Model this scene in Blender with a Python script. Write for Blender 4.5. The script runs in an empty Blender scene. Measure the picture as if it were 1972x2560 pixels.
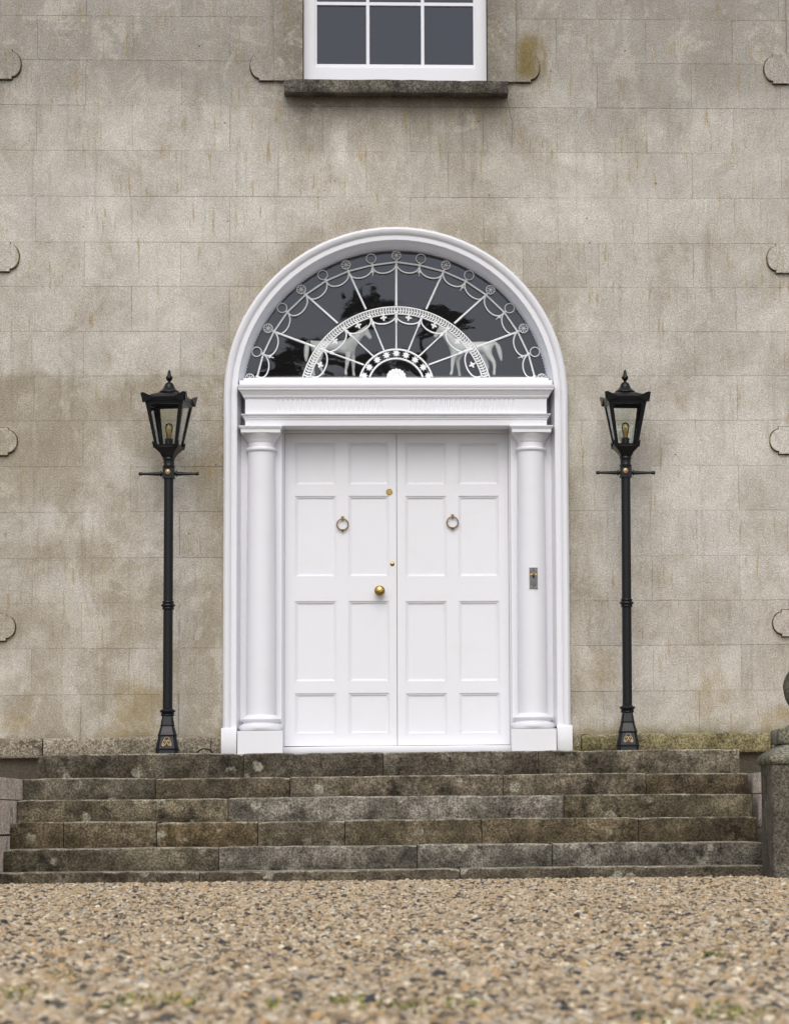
import bpy, bmesh, math, random
import numpy as np
from math import sin, cos, pi, radians, sqrt, atan2
from mathutils import Matrix, Vector
random.seed(7); rng = np.random.default_rng(7)
S = bpy.context.scene
col = S.collection

# ------------------------------------------------------------------ camera
F = 7400.0; PPX, PPY, IW, IH = 1446.0, 1280.0, 1972.0, 2560.0
YAW, PIT, ROL = radians(3.57), radians(5.87), 0.0094
CAM = np.array([-0.013, -20.0, 0.38])
_f = np.array([sin(YAW)*cos(PIT), cos(YAW)*cos(PIT), sin(PIT)])
_r0 = np.array([cos(YAW), -sin(YAW), 0.0]); _u0 = np.cross(_r0, _f)
_r = _r0*cos(ROL) - _u0*sin(ROL); _u = _u0*cos(ROL) + _r0*sin(ROL)
cd = bpy.data.cameras.new('camera'); cam = bpy.data.objects.new('camera', cd); col.objects.link(cam)
cam.matrix_world = Matrix(((_r[0], _u[0], -_f[0], CAM[0]), (_r[1], _u[1], -_f[1], CAM[1]),
                           (_r[2], _u[2], -_f[2], CAM[2]), (0, 0, 0, 1)))
cd.sensor_fit = 'VERTICAL'; cd.sensor_height = 36.0; cd.sensor_width = 36.0
cd.lens = F/IH*36.0
cd.shift_x = -(PPX - IW/2)/IH; cd.shift_y = 0.0
cd.clip_start = 0.1; cd.clip_end = 500
cd.dof.use_dof = True; cd.dof.focus_distance = 19.6; cd.dof.aperture_fstop = 8.5
S.camera = cam

def at(px, py, Y):
    """point of the plane y=Y seen in the survey photograph at (px, py) -> (x, z)"""
    d = _f + _r*(px-PPX)/F - _u*(py-PPY)/F
    q = CAM + d*((Y-CAM[1])/d[1])
    return q[0], q[2]
def zz(py, Y, px=991): return at(px, py, Y)[1]

# ------------------------------------------------------------------ light
SUN_EL, SUN_AZ = radians(46), radians(184)      # azimuth clockwise from +y
w = bpy.data.worlds.new('World'); S.world = w; w.use_nodes = True
nt = w.node_tree; nt.nodes.clear()
sky = nt.nodes.new('ShaderNodeTexSky'); sky.sky_type = 'NISHITA'; sky.sun_disc = False
sky.sun_elevation = SUN_EL; sky.sun_rotation = SUN_AZ; sky.air_density = 1.0; sky.dust_density = 3.0
hs = nt.nodes.new('ShaderNodeHueSaturation'); hs.inputs['Saturation'].default_value = 0.55
bg = nt.nodes.new('ShaderNodeBackground'); bg.inputs['Strength'].default_value = 0.12
wo = nt.nodes.new('ShaderNodeOutputWorld')
nt.links.new(sky.outputs[0], hs.inputs['Color']); nt.links.new(hs.outputs[0], bg.inputs['Color'])
nt.links.new(bg.outputs[0], wo.inputs['Surface'])
sd = bpy.data.lights.new('sun', 'SUN'); sd.energy = 0.9; sd.angle = radians(50); sd.color = (1.0, 0.97, 0.93)
sun = bpy.data.objects.new('sun', sd); col.objects.link(sun)
_sd = Vector((sin(SUN_AZ)*cos(SUN_EL), cos(SUN_AZ)*cos(SUN_EL), sin(SUN_EL)))
sun.rotation_euler = (-_sd).to_track_quat('-Z', 'Y').to_euler(); sun.location = _sd*40
S.view_settings.view_transform = 'Standard'; S.view_settings.look = 'None'
S.view_settings.exposure = 0.36; S.view_settings.gamma = 1.0; S.view_settings.use_curve_mapping = False
S.cycles.max_bounces = 10; S.cycles.transparent_max_bounces = 12

# ------------------------------------------------------------------ material helpers
class NT:
    def __init__(s, name):
        s.m = bpy.data.materials.new(name); s.m.use_nodes = True
        s.t = s.m.node_tree; s.t.nodes.clear()
        s.out = s.t.nodes.new('ShaderNodeOutputMaterial')
        s._pos = None
    def n(s, typ): return s.t.nodes.new(typ)
    def put(s, sock, v):
        if v is None: return
        if isinstance(v, bpy.types.NodeSocket): s.t.links.new(v, sock)
        else: sock.default_value = v
    def pos(s):
        if s._pos is None: s._pos = s.n('ShaderNodeNewGeometry').outputs['Position']
        return s._pos
    def obj(s): return s.n('ShaderNodeTexCoord').outputs['Object']
    def xyz(s, v=None):
        q = s.n('ShaderNodeSeparateXYZ'); s.put(q.inputs[0], v or s.pos()); return q.outputs
    def map(s, v, scale=(1, 1, 1), loc=(0, 0, 0), rot=(0, 0, 0)):
        q = s.n('ShaderNodeMapping'); s.put(q.inputs['Vector'], v); q.inputs['Scale'].default_value = scale
        q.inputs['Location'].default_value = loc; q.inputs['Rotation'].default_value = rot; return q.outputs[0]
    def noise(s, v, sc, det=4, rough=.55, dist=0):
        q = s.n('ShaderNodeTexNoise'); s.put(q.inputs['Vector'], v); q.inputs['Scale'].default_value = sc
        q.inputs['Detail'].default_value = det; q.inputs['Roughness'].default_value = rough
        q.inputs['Distortion'].default_value = dist; return q.outputs['Fac']
    def voro(s, v, sc, feat='F1'):
        q = s.n('ShaderNodeTexVoronoi'); s.put(q.inputs['Vector'], v); q.inputs['Scale'].default_value = sc
        q.feature = feat; return q.outputs
    def math(s, op, a, b=None, c=None, clamp=False):
        q = s.n('ShaderNodeMath'); q.operation = op; q.use_clamp = clamp
        s.put(q.inputs[0], a); s.put(q.inputs[1], b); s.put(q.inputs[2], c); return q.outputs[0]
    def step(s, v, a, b, lo=0.0, hi=1.0):
        q = s.n('ShaderNodeMapRange'); q.interpolation_type = 'SMOOTHSTEP'; s.put(q.inputs[0], v)
        for i, k in enumerate((a, b, lo, hi)): q.inputs[i+1].default_value = k
        return q.outputs[0]
    def ramp(s, v, stops, interp='LINEAR'):
        q = s.n('ShaderNodeValToRGB'); s.put(q.inputs[0], v); e = q.color_ramp.elements; q.color_ramp.interpolation = interp
        while len(e) < len(stops): e.new(.5)
        for el, (p, c) in zip(e, stops): el.position = p; el.color = (*c, 1)
        return q.outputs[0]
    def mix(s, fac, a, b, mode='MIX'):
        q = s.n('ShaderNodeMix'); q.data_type = 'RGBA'; q.blend_type = mode
        s.put(q.inputs[0], fac)
        s.put(q.inputs[6], (*a, 1) if isinstance(a, tuple) else a); s.put(q.inputs[7], (*b, 1) if isinstance(b, tuple) else b)
        return q.outputs[2]
    def bump(s, h, strength=.3, dist=.01, normal=None):
        q = s.n('ShaderNodeBump'); s.put(q.inputs['Height'], h); q.inputs['Strength'].default_value = strength
        q.inputs['Distance'].default_value = dist; s.put(q.inputs['Normal'], normal); return q.outputs[0]
    def bsdf(s, color, rough=.5, metal=0., normal=None, spec=.5, **kw):
        b = s.n('ShaderNodeBsdfPrincipled')
        s.put(b.inputs['Base Color'], (*color, 1) if isinstance(color, tuple) else color)
        s.put(b.inputs['Roughness'], rough); s.put(b.inputs['Metallic'], metal); s.put(b.inputs['Normal'], normal)
        b.inputs['Specular IOR Level'].default_value = spec
        for k, v in kw.items(): s.put(b.inputs[k], v)
        s.t.links.new(b.outputs[0], s.out.inputs['Surface']); return s.m

def grain(n, c, sc=150, amt=.2, v=None):
    g = n.noise(v or n.pos(), sc, 3, .7)
    f = n.step(g, .32, .70, 1-amt, 1+amt)
    q = n.n('ShaderNodeVectorMath'); q.operation = 'MULTIPLY'; n.put(q.inputs[0], c)
    cx = n.n('ShaderNodeCombineXYZ')
    for i in range(3): n.put(cx.inputs[i], f)
    n.put(q.inputs[1], cx.outputs[0]); return q.outputs[0], g

def wall_material(name, base_shift=0.0):
    n = NT(name); P = n.pos(); x, y, z = n.xyz()
    big = n.noise(P, 1.0, 8, .68, .4); med = n.noise(n.map(P, (1, 1, .8), (7, 3, 1)), 3.4, 9, .74, .5)
    patch = n.math('ADD', n.math('MULTIPLY', big, .5), n.math('MULTIPLY', med, .5))
    c = n.ramp(patch, [(.34, (.345, .305, .242)), (.43, (.45, .412, .350)), (.505, (.545, .508, .448)), (.58, (.645, .612, .555))])
    # cooler grey areas
    c = n.mix(n.step(n.noise(n.map(P, loc=(11, 0, 5)), 1.7, 4), .48, .68, 0, .55), c, (.52, .50, .47))
    # damp tide on the left under a wavy line
    wob = n.noise(n.map(P, (1, 1, .2)), 3.2, 3)
    tide = n.math('ADD', z, n.math('MULTIPLY', wob, .34))
    m = n.math('MULTIPLY', n.step(tide, 3.60, 3.53), n.step(x, -1.0, -1.25))
    m = n.math('MULTIPLY', m, n.step(n.noise(n.map(P, (1, 1, .75), (3, 3, 3)), 2.1, 5, .6, .5), .62, .42, .08, .80))
    c = n.mix(n.math('MULTIPLY', m, .80), c, (.30, .255, .178))
    # dark stain beside and around the door surround
    rad = n.math('SQRT', n.math('ADD', n.math('POWER', x, 2.0), n.math('POWER', n.math('MAXIMUM', n.math('SUBTRACT', z, 3.235), 0.0), 2.0)))
    rw = n.math('ADD', rad, n.math('MULTIPLY', n.noise(P, 4.0, 4), .34))
    m = n.math('MULTIPLY', n.step(rw, 1.62, 1.26), n.step(n.noise(n.map(P, (1, 1, .5), (5, 1, 1)), 3.0, 4), .3, .62, .25, .85))
    c = n.mix(n.math('MULTIPLY', m, .75), c, (.265, .225, .155))
    # grime washed down from above, ending near a course line
    edge = n.math('ADD', z, n.math('MULTIPLY', n.noise(n.map(P, (1.2, 1, .3), (2, 2, 2)), 2.2, 4), .9))
    c = n.mix(n.step(edge, 5.35, 5.95, 0, .58), c, (.255, .24, .215))
    # run-off stain under the sill
    sx = n.math('ABSOLUTE', n.math('ADD', x, n.math('MULTIPLY', n.math('SUBTRACT', wob, .5), .5)))
    m = n.math('MULTIPLY', n.step(sx, .95, .60), n.step(n.math('ADD', z, n.math('MULTIPLY', n.noise(n.map(P, (6, 1, .6)), 2, 3), .4)), 5.02, 5.48))
    c = n.mix(n.math('MULTIPLY', m, .62), c, (.17, .14, .10))
    # long faint vertical streaks
    st = n.noise(n.map(P, (9, 9, .55)), 2.0, 5, .65)
    c = n.mix(n.step(st, .52, .74, 0, .40), c, (.245, .215, .17))
    isl = n.noise(n.map(P, (1, 1, .8), (2, 7, 3)), 4.6, 9, .74, .5)
    c = n.mix(n.step(isl, .52, .62, 0, .42), c, (.60, .57, .50))
    st2 = n.noise(n.map(P, (7, 7, .45), (4, 0, 9)), 2.0, 5, .65)
    c = n.mix(n.step(st2, .56, .74, 0, .35), c, (.55, .515, .465))
    # ochre algae drips
    dr = n.noise(n.map(P, (22, 22, 2.6)), 1.6, 3, .55)
    zone = n.noise(n.map(P, loc=(1, 9, 4)), 1.5, 3)
    m = n.math('MULTIPLY', n.step(dr, .58, .70), n.step(zone, .42, .56))
    c = n.mix(n.math('MULTIPLY', m, .62), c, (.36, .265, .10))
    oc = n.math('MULTIPLY', n.step(n.math('ADD', z, n.math('MULTIPLY', med, 1.1)), 2.15, 1.55), n.step(n.noise(n.map(P, loc=(8, 2, 2)), 2.4, 4), .50, .66))
    c = n.mix(n.math('MULTIPLY', oc, .72), c, (.34, .255, .115))
    # green at the foot of the wall on the right
    m = n.math('MULTIPLY', n.step(n.math('ADD', z, n.math('MULTIPLY', n.noise(P, 5, 4), .5)), 1.32, 1.10), n.step(x, .5, 1.9))
    c = n.mix(n.math('MULTIPLY', m, .75), c, (.19, .165, .055))
    m = n.step(n.math('ADD', z, n.math('MULTIPLY', n.noise(P, 6, 4), .3)), 1.14, 1.00)
    c = n.mix(n.math('MULTIPLY', m, .55), c, (.16, .13, .085))
    # below the plinth: damp render, with the shade of the recess painted dark
    c = n.mix(n.step(z, .83, .79, 0, .92), c, (.075, .065, .05))
    # ochre algae on the right-hand ear of the window surround
    m = n.math('MULTIPLY', n.math('MULTIPLY', n.step(x, .80, .88), n.step(n.math('ADD', x, n.math('MULTIPLY', st, .28)), 1.24, 1.08)),
               n.math('MULTIPLY', n.step(z, 5.36, 5.50), n.step(n.math('ADD', z, n.math('MULTIPLY', med, .3)), 5.95, 5.80)))
    c = n.mix(n.math('MULTIPLY', m, .85), c, (.20, .145, .045))
    # dark pocks
    pk = n.voro(P, 9.0); m = n.math('MULTIPLY', n.step(pk['Distance'], .075, .045), n.step(n.noise(P, 3.1, 2), .5, .6))
    c = n.mix(n.math('MULTIPLY', m, .7), c, (.06, .05, .04))
    rv = n.n('ShaderNodeObjectInfo').outputs['Random']
    c = n.mix(1.0, c, n.ramp(rv, [(0, (.93, .925, .91)), (1, (1.05, 1.05, 1.05))]), 'MULTIPLY')
    c, g0 = grain(n, c, 38, .05, n.map(P, (1, 1, .8)))
    c, g = grain(n, c, 95, .22)
    c, g2 = grain(n, c, 200, .22)
    hgt = n.math('ADD', n.math('MULTIPLY', g, 1.0), n.math('MULTIPLY', med, .8))
    return n.bsdf(c, .92, 0, n.bump(hgt, .40, .012), .2)

def stone_material(name, dark, mid, light, moss=.25, lichen=.5, pale=.0, worn_lit=.0):
    n = NT(name); P = n.pos(); x, y, z = n.xyz()
    inf = n.n('ShaderNodeObjectInfo')
    off = n.n('ShaderNodeVectorMath'); off.operation = 'ADD'; n.put(off.inputs[0], P)
    cx = n.n('ShaderNodeCombineXYZ'); n.put(cx.inputs[0], n.math('MULTIPLY', inf.outputs['Random'], 20.)); n.put(off.inputs[1], cx.outputs[0])
    V = off.outputs[0]
    a = n.noise(V, 3.2, 5, .65, .5); b = n.noise(V, 12, 4, .6)
    f = n.math('ADD', n.math('MULTIPLY', a, .65), n.math('MULTIPLY', b, .35))
    c = n.ramp(f, [(.36, dark), (.5, mid), (.66, light)])
    tint = n.n('ShaderNodeObjectInfo').outputs['Color']
    c = n.mix(1.0, c, tint, 'MULTIPLY')
    c = n.mix(n.step(n.noise(n.map(V, loc=(3, 5, 7)), 6, 4, .7), .55, .68, 0, .75), c, tuple(k*.45 for k in dark))
    c = n.mix(n.step(n.noise(n.map(V, loc=(9, 1, 2)), 4.5, 5, .65), .54, .68, 0, moss), c, (.075, .068, .022))
    l = n.voro(n.map(V, (1, 1, 1)), 7.0)['Distance']
    m = n.math('MULTIPLY', n.step(n.math('ADD', l, n.math('MULTIPLY', n.noise(V, 22, 4), .42)), .50, .40), n.step(n.noise(n.map(V, loc=(2, 8, 8)), 3.2, 3), .47, .60))
    c = n.mix(n.math('MULTIPLY', m, lichen), c, (.34, .325, .25))
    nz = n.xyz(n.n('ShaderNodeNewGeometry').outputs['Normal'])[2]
    c = n.mix(n.math('MULTIPLY', n.step(nz, .30, .85, 0, worn_lit), n.step(n.noise(V, 9, 3), .38, .62, .25, 1.0)), c, (.40, .365, .29))  # up-facing faces paler: wear, and sky light painted into the colour
    if pale: c = n.mix(pale, c, (.36, .33, .30))
    c, g = grain(n, c, 70, .55); c, g2 = grain(n, c, 170, .45)
    return n.bsdf(c, .9, 0, n.bump(n.math('ADD', g, n.math('MULTIPLY', b, 1.5)), .7, .012), .25)

def white_paint(name, base=(.785, .79, .83), soil=.12):
    n = NT(name); P = n.pos()
    a = n.noise(P, 5.5, 5, .6); b = n.noise(n.map(P, (1, 1, .12)), 70, 3)
    c = n.mix(n.step(a, .50, .75, 0, soil), base, (.66, .645, .61))
    h = n.math('ADD', n.math('MULTIPLY', b, .35), n.noise(P, 45, 3))
    # scuffs and chips
    v = n.noise(n.map(P, loc=(4, 4, 4)), 60, 2); m = n.math('MULTIPLY', n.step(v, .76, .80), n.step(a, .55, .6))
    c = n.mix(n.math('MULTIPLY', m, .5), c, (.25, .22, .18))
    return n.bsdf(c, .42, 0, n.bump(h, .12, .004), .4)

WALL = wall_material('rendered_wall')
STONE = stone_material('step_stone', (.032, .027, .020), (.094, .081, .061), (.225, .198, .155), .26, .8, worn_lit=.8)
PLINTH = stone_material('plinth_stone', (.135, .115, .082), (.25, .215, .165), (.36, .32, .26), .40, .5, worn_lit=.4)
SILL = stone_material('sill_stone', (.060, .052, .044), (.12, .108, .09), (.22, .20, .165), .35, .5)
PIER = stone_material('pier_stone', (.050, .044, .033), (.12, .106, .082), (.22, .20, .16), .45, .8)
CAPST = stone_material('pier_cap_stone', (.12, .112, .075), (.20, .19, .14), (.30, .29, .24), .65, .7)
CHEEK = stone_material('cheek_stone', (.60, .50, .42), (.70, .60, .51), (.78, .68, .59), .08, .2)
WHITE = white_paint('white_gloss_paint')
WHITEM = white_paint('white_masonry_paint', (.785, .79, .825), .14)
IRONW = white_paint('white_painted_metal', (.84, .85, .85), .12)

def simple(name, c, rough, metal=0., bump=.0, sc=60, spec=.5):
    n = NT(name); a = n.noise(n.pos(), sc, 4)
    cc = n.mix(n.step(a, .35, .7, 0, .35), c, tuple(k*.6 for k in c))
    return n.bsdf(cc, n.step(a, .3, .7, rough*.85, min(1, rough*1.2)), metal, n.bump(a, bump, .003) if bump else None, spec)
BLACK = simple('black_gloss_paint', (.0075, .008, .010), .33, 0, .05, 90, .32)
BRASS = simple('brass', (.52, .36, .12), .28, 1.0, .1)
BRONZE = simple('aged_bronze', (.30, .20, .095), .36, 1.0, .1)
GOLD = simple('gilt_paint', (.52, .36, .19), .4, .7, .1)
STEEL = simple('weathered_iron', (.25, .245, .25), .42, .85, .3, 200)
RUBBER = simple('black_rubber', (.012, .012, .012), .5)
PORC = NT('white_porcelain').bsdf((.66, .68, .65), .35)
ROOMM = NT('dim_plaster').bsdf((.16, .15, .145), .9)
SOCK = NT('black_socket').bsdf((.012, .012, .013), .35)

def glass(name, tint, refl, wav=0.0, sc=3.0, ior=1.5):
    n = NT(name); nm = n.bump(n.noise(n.pos(), sc, 2), wav, .02) if wav else None
    tr = n.n('ShaderNodeBsdfTransparent'); tr.inputs[0].default_value = (*tint, 1)
    gl = n.n('ShaderNodeBsdfGlossy'); gl.inputs['Roughness'].default_value = 0.0; gl.inputs['Color'].default_value = (.77, .82, .97, 1); n.put(gl.inputs['Normal'], nm)
    fr = n.n('ShaderNodeFresnel'); fr.inputs['IOR'].default_value = ior
    mx = n.n('ShaderNodeMixShader'); n.put(mx.inputs[0], n.math('MULTIPLY', fr.outputs[0], refl, clamp=True))
    n.t.links.new(tr.outputs[0], mx.inputs[1]); n.t.links.new(gl.outputs[0], mx.inputs[2])
    n.t.links.new(mx.outputs[0], n.out.inputs['Surface']); return n.m
GLASS = glass('old_window_glass', (.95, .955, .95), 1.65, .03, 2.6)
LGLASS = glass('lantern_glass', (.95, .975, .94), 1.3)
BULBG = glass('amber_bulb_glass', (1.0, .92, .66), 2.5)
FILA = NT('filament').bsdf((.95, .60, .16), .5)

# ------------------------------------------------------------------ mesh helpers
class MB:
    def __init__(s): s.v = []; s.f = []
    def add(s, vs, fs):
        o = len(s.v); s.v += [tuple(map(float, q)) for q in vs]; s.f += [tuple(i+o for i in q) for q in fs]; return s
    def box(s, x0, x1, y0, y1, z0, z1):
        return s.add([(x0, y0, z0), (x1, y0, z0), (x1, y1, z0), (x0, y1, z0), (x0, y0, z1), (x1, y0, z1), (x1, y1, z1), (x0, y1, z1)],
                     [(0, 3, 2, 1), (4, 5, 6, 7), (0, 1, 5, 4), (1, 2, 6, 5), (2, 3, 7, 6), (3, 0, 4, 7)])
    def prism(s, poly, y0, y1):
        """poly: list of (x, z); extruded from y0 (front) to y1"""
        k = len(poly)
        a = sum(poly[i][0]*poly[(i+1) % k][1]-poly[(i+1) % k][0]*poly[i][1] for i in range(k))
        if a < 0: poly = poly[::-1]
        vs = [(p[0], y0, p[1]) for p in poly]+[(p[0], y1, p[1]) for p in poly]
        fs = [tuple(range(k)), tuple(range(2*k-1, k-1, -1))]+[((i+1) % k, i, i+k, (i+1) % k+k) for i in range(k)]
        return s.add(vs, fs)
    def tube(s, pts, r, n=6, cap=True, closed=False):
        pts = [Vector(p) for p in pts]; k = len(pts)
        rs = r if isinstance(r, (list, tuple)) else [r]*k
        vs = []
        up = None
        for i in range(k):
            if closed: t = pts[(i+1) % k]-pts[i-1]
            else: t = pts[min(i+1, k-1)]-pts[max(i-1, 0)]
            t.normalize()
            if up is None:
                up = Vector((0, 1, 0)) if abs(t.y) < .9 else Vector((1, 0, 0))
            a = t.cross(up); a.normalize(); b = a.cross(t); up = b
            for j in range(n):
                q = pts[i]+(a*cos(2*pi*j/n)+b*sin(2*pi*j/n))*rs[i]; vs.append(q)
        fs = []
        for i in range(k if closed else k-1):
            i2 = (i+1) % k
            for j in range(n):
                fs.append((i*n+j, i*n+(j+1) % n, i2*n+(j+1) % n, i2*n+j))
        if cap and not closed: fs += [tuple(range(n-1, -1, -1)), tuple(range((k-1)*n, k*n))]
        return s.add(vs, fs)
    def lathe(s, prof, c=(0, 0, 0), n=24, a0=0.0, cap=True, sq=None):
        """prof: (radius, z); sq(angle)->factor lets the section be other than round"""
        vs = []
        for r, z in prof:
            for j in range(n):
                a = a0+2*pi*j/n; k = sq(a) if sq else 1.0
                vs.append((c[0]+r*k*cos(a), c[1]+r*k*sin(a), c[2]+z))
        m = len(prof)
        fs = [(i*n+j, i*n+(j+1) % n, (i+1)*n+(j+1) % n, (i+1)*n+j) for i in range(m-1) for j in range(n)]
        if cap: fs += [tuple(range(n-1, -1, -1)), tuple(range((m-1)*n, m*n))]
        return s.add(vs, fs)
    def ring_stack(s, sections, cap=True):
        """sections: lists of equal length of 3-D points"""
        n = len(sections[0]); vs = [p for q in sections for p in q]; m = len(sections)
        fs = [(i*n+j, i*n+(j+1) % n, (i+1)*n+(j+1) % n, (i+1)*n+j) for i in range(m-1) for j in range(n)]
        if cap: fs += [tuple(range(n-1, -1, -1)), tuple(range((m-1)*n, m*n))]
        return s.add(vs, fs)
    def strip(s, rows, closed=False):
        """rows: open polylines joined side by side"""
        n = len(rows[0]); vs = [p for q in rows for p in q]
        fs = [(i*n+j, i*n+j+1, (i+1)*n+j+1, (i+1)*n+j) for i in range(len(rows)-1) for j in range(n-1)]
        return s.add(vs, fs)
    def mesh(s, name, mat, smooth=35, fix=True):
        me = bpy.data.meshes.new(name); me.from_pydata(s.v, [], s.f)
        if fix:
            bm = bmesh.new(); bm.from_mesh(me); bmesh.ops.recalc_face_normals(bm, faces=bm.faces); bm.to_mesh(me); bm.free()
        me.materials.append(mat)
        if smooth:
            me.polygons.foreach_set('use_smooth', [True]*len(me.polygons)); me.set_sharp_from_angle(angle=radians(smooth))
        me.update(); return me
    def build(s, name, mat, parent=None, smooth=35, loc=None, fix=True):
        return link(name, s.mesh(name, mat, smooth, fix), parent, loc)
def link(name, me, parent=None, loc=None):
    o = bpy.data.objects.new(name, me); col.objects.link(o)
    if parent: o.parent = parent
    if loc: o.location = loc
    return o
def tag(o, label=None, cat=None, group=None, kind=None):
    for k, v in (('label', label), ('category', cat), ('group', group), ('kind', kind)):
        if v: o[k] = v
    return o
def thing(name, label, cat, loc=(0, 0, 0), group=None):
    o = bpy.data.objects.new(name, None); col.objects.link(o); o.location = loc; o.empty_display_size = .2
    return tag(o, label, cat, group)
def holder(name, parent):
    o = bpy.data.objects.new(name, None); col.objects.link(o); o.parent = parent; o.empty_display_size = .1; return o
def children(o): return [c for c in bpy.data.objects if c.parent == o]
def copy_tree(o, parent=None):
    c = o.copy(); col.objects.link(c)
    if parent: c.parent = parent
    for ch in children(o): copy_tree(ch, c)
    return c

# ------------------------------------------------------------------ ground
def gz(x, y):
    return .012*np.clip(1-np.abs(y+13.4)/1.0, 0, 1)**2*(1+.6*np.sin(x*5))+(.010*np.sin(x*1.9+y*.7)+.008*np.sin(y*2.3-x*.8+1.1)+.006*np.sin(x*4.1+y*3.3))*np.clip((-y-2.2)/1.5, 0, 1)
n = NT('gravel_bed'); P = n.pos()
v = n.voro(P, 70.)
c = n.ramp(n.n('ShaderNodeSeparateXYZ').outputs[0], [(0, (0, 0, 0)), (1, (1, 1, 1))])
q = n.n('ShaderNodeSeparateColor'); n.put(q.inputs[0], v['Color'])
c = n.ramp(q.outputs[0], [(0, (.05, .045, .04)), (.2, (.16, .125, .085)), (.5, (.26, .20, .14)), (.8, (.34, .27, .19)), (1, (.42, .38, .32))])
c = n.mix(n.step(v['Distance'], .15, .55), c, (.06, .048, .034))
GRAVELBED = n.bsdf(c, .9, 0, n.bump(v['Distance'], .8, -.01), .2)
xs = np.concatenate([np.linspace(-70, -6, 20), np.linspace(-5.5, 5.5, 56), np.linspace(6, 70, 20)])
ys = np.concatenate([np.linspace(-90, -21, 20), np.linspace(-20.5, -2, 94), np.linspace(-1, 40, 12)])
X, Y = np.meshgrid(xs, ys); Z = gz(X, Y)-.004
me = bpy.data.meshes.new('gravel_drive'); k = len(xs)
fs = [(j*k+i, j*k+i+1, (j+1)*k+i+1, (j+1)*k+i) for j in range(len(ys)-1) for i in range(k-1)]
me.from_pydata(np.stack([X, Y, Z], -1).reshape(-1, 3).tolist(), [], fs); me.materials.append(GRAVELBED)
me.polygons.foreach_set('use_smooth', [True]*len(me.polygons))
tag(link('gravel_drive', me), kind='structure')
n = NT('lawn_grass'); c = n.ramp(n.noise(n.pos(), 3, 5), [(.35, (.03, .05, .012)), (.65, (.06, .085, .025))]); LAWN = n.bsdf(c, .9, spec=.2)
tag(MB().add([(-70, -90, .02), (70, -90, .02), (70, -36, .02), (-70, -36, .02)], [(0, 1, 2, 3)]).build('lawn', LAWN, smooth=0), kind='structure')

# ------------------------------------------------------------------ house
ZC = 3.235; RO = 1.165; RI = 1.074; RG = 1.05; GY = .22
TOP = 9.0
house = thing('house', 'grey lime-rendered house front with white arched doorway and ashlar lines', 'house')
def arc(r, a0, a1, k): return [(r*cos(a0+(a1-a0)*i/k), ZC+r*sin(a0+(a1-a0)*i/k)) for i in range(k+1)]

BOT = .0
mb = MB()
WZ0, WZ1 = 5.35, 7.75; WH = .635                        # upper window opening
for sgn in (-1, 1):
    poly = [(-2.92, BOT), (-1.10, BOT)]+[(-1.10, ZC)]+arc(1.10, pi, pi/2, 20)[1:]+[(0, WZ0), (-WH, WZ0), (-WH, WZ1), (0, WZ1), (0, TOP), (-2.92, TOP)]
    mb.prism([(sgn*-p[0] if sgn > 0 else p[0], p[1]) for p in poly], .006, .40)
    def rect(a, b, z0, z1): mb.box(min(sgn*a, sgn*b), max(sgn*a, sgn*b), .006, .40, z0, z1)
    a, b = 3.54-WH, 3.54+WH
    rect(2.92, b, 0, 1.56); rect(2.92, b, 4.3, WZ0); rect(2.92, b, WZ1, TOP); rect(b, 7.0, 0, TOP)
wall = mb.build('wall', WALL, house, smooth=0)
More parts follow.
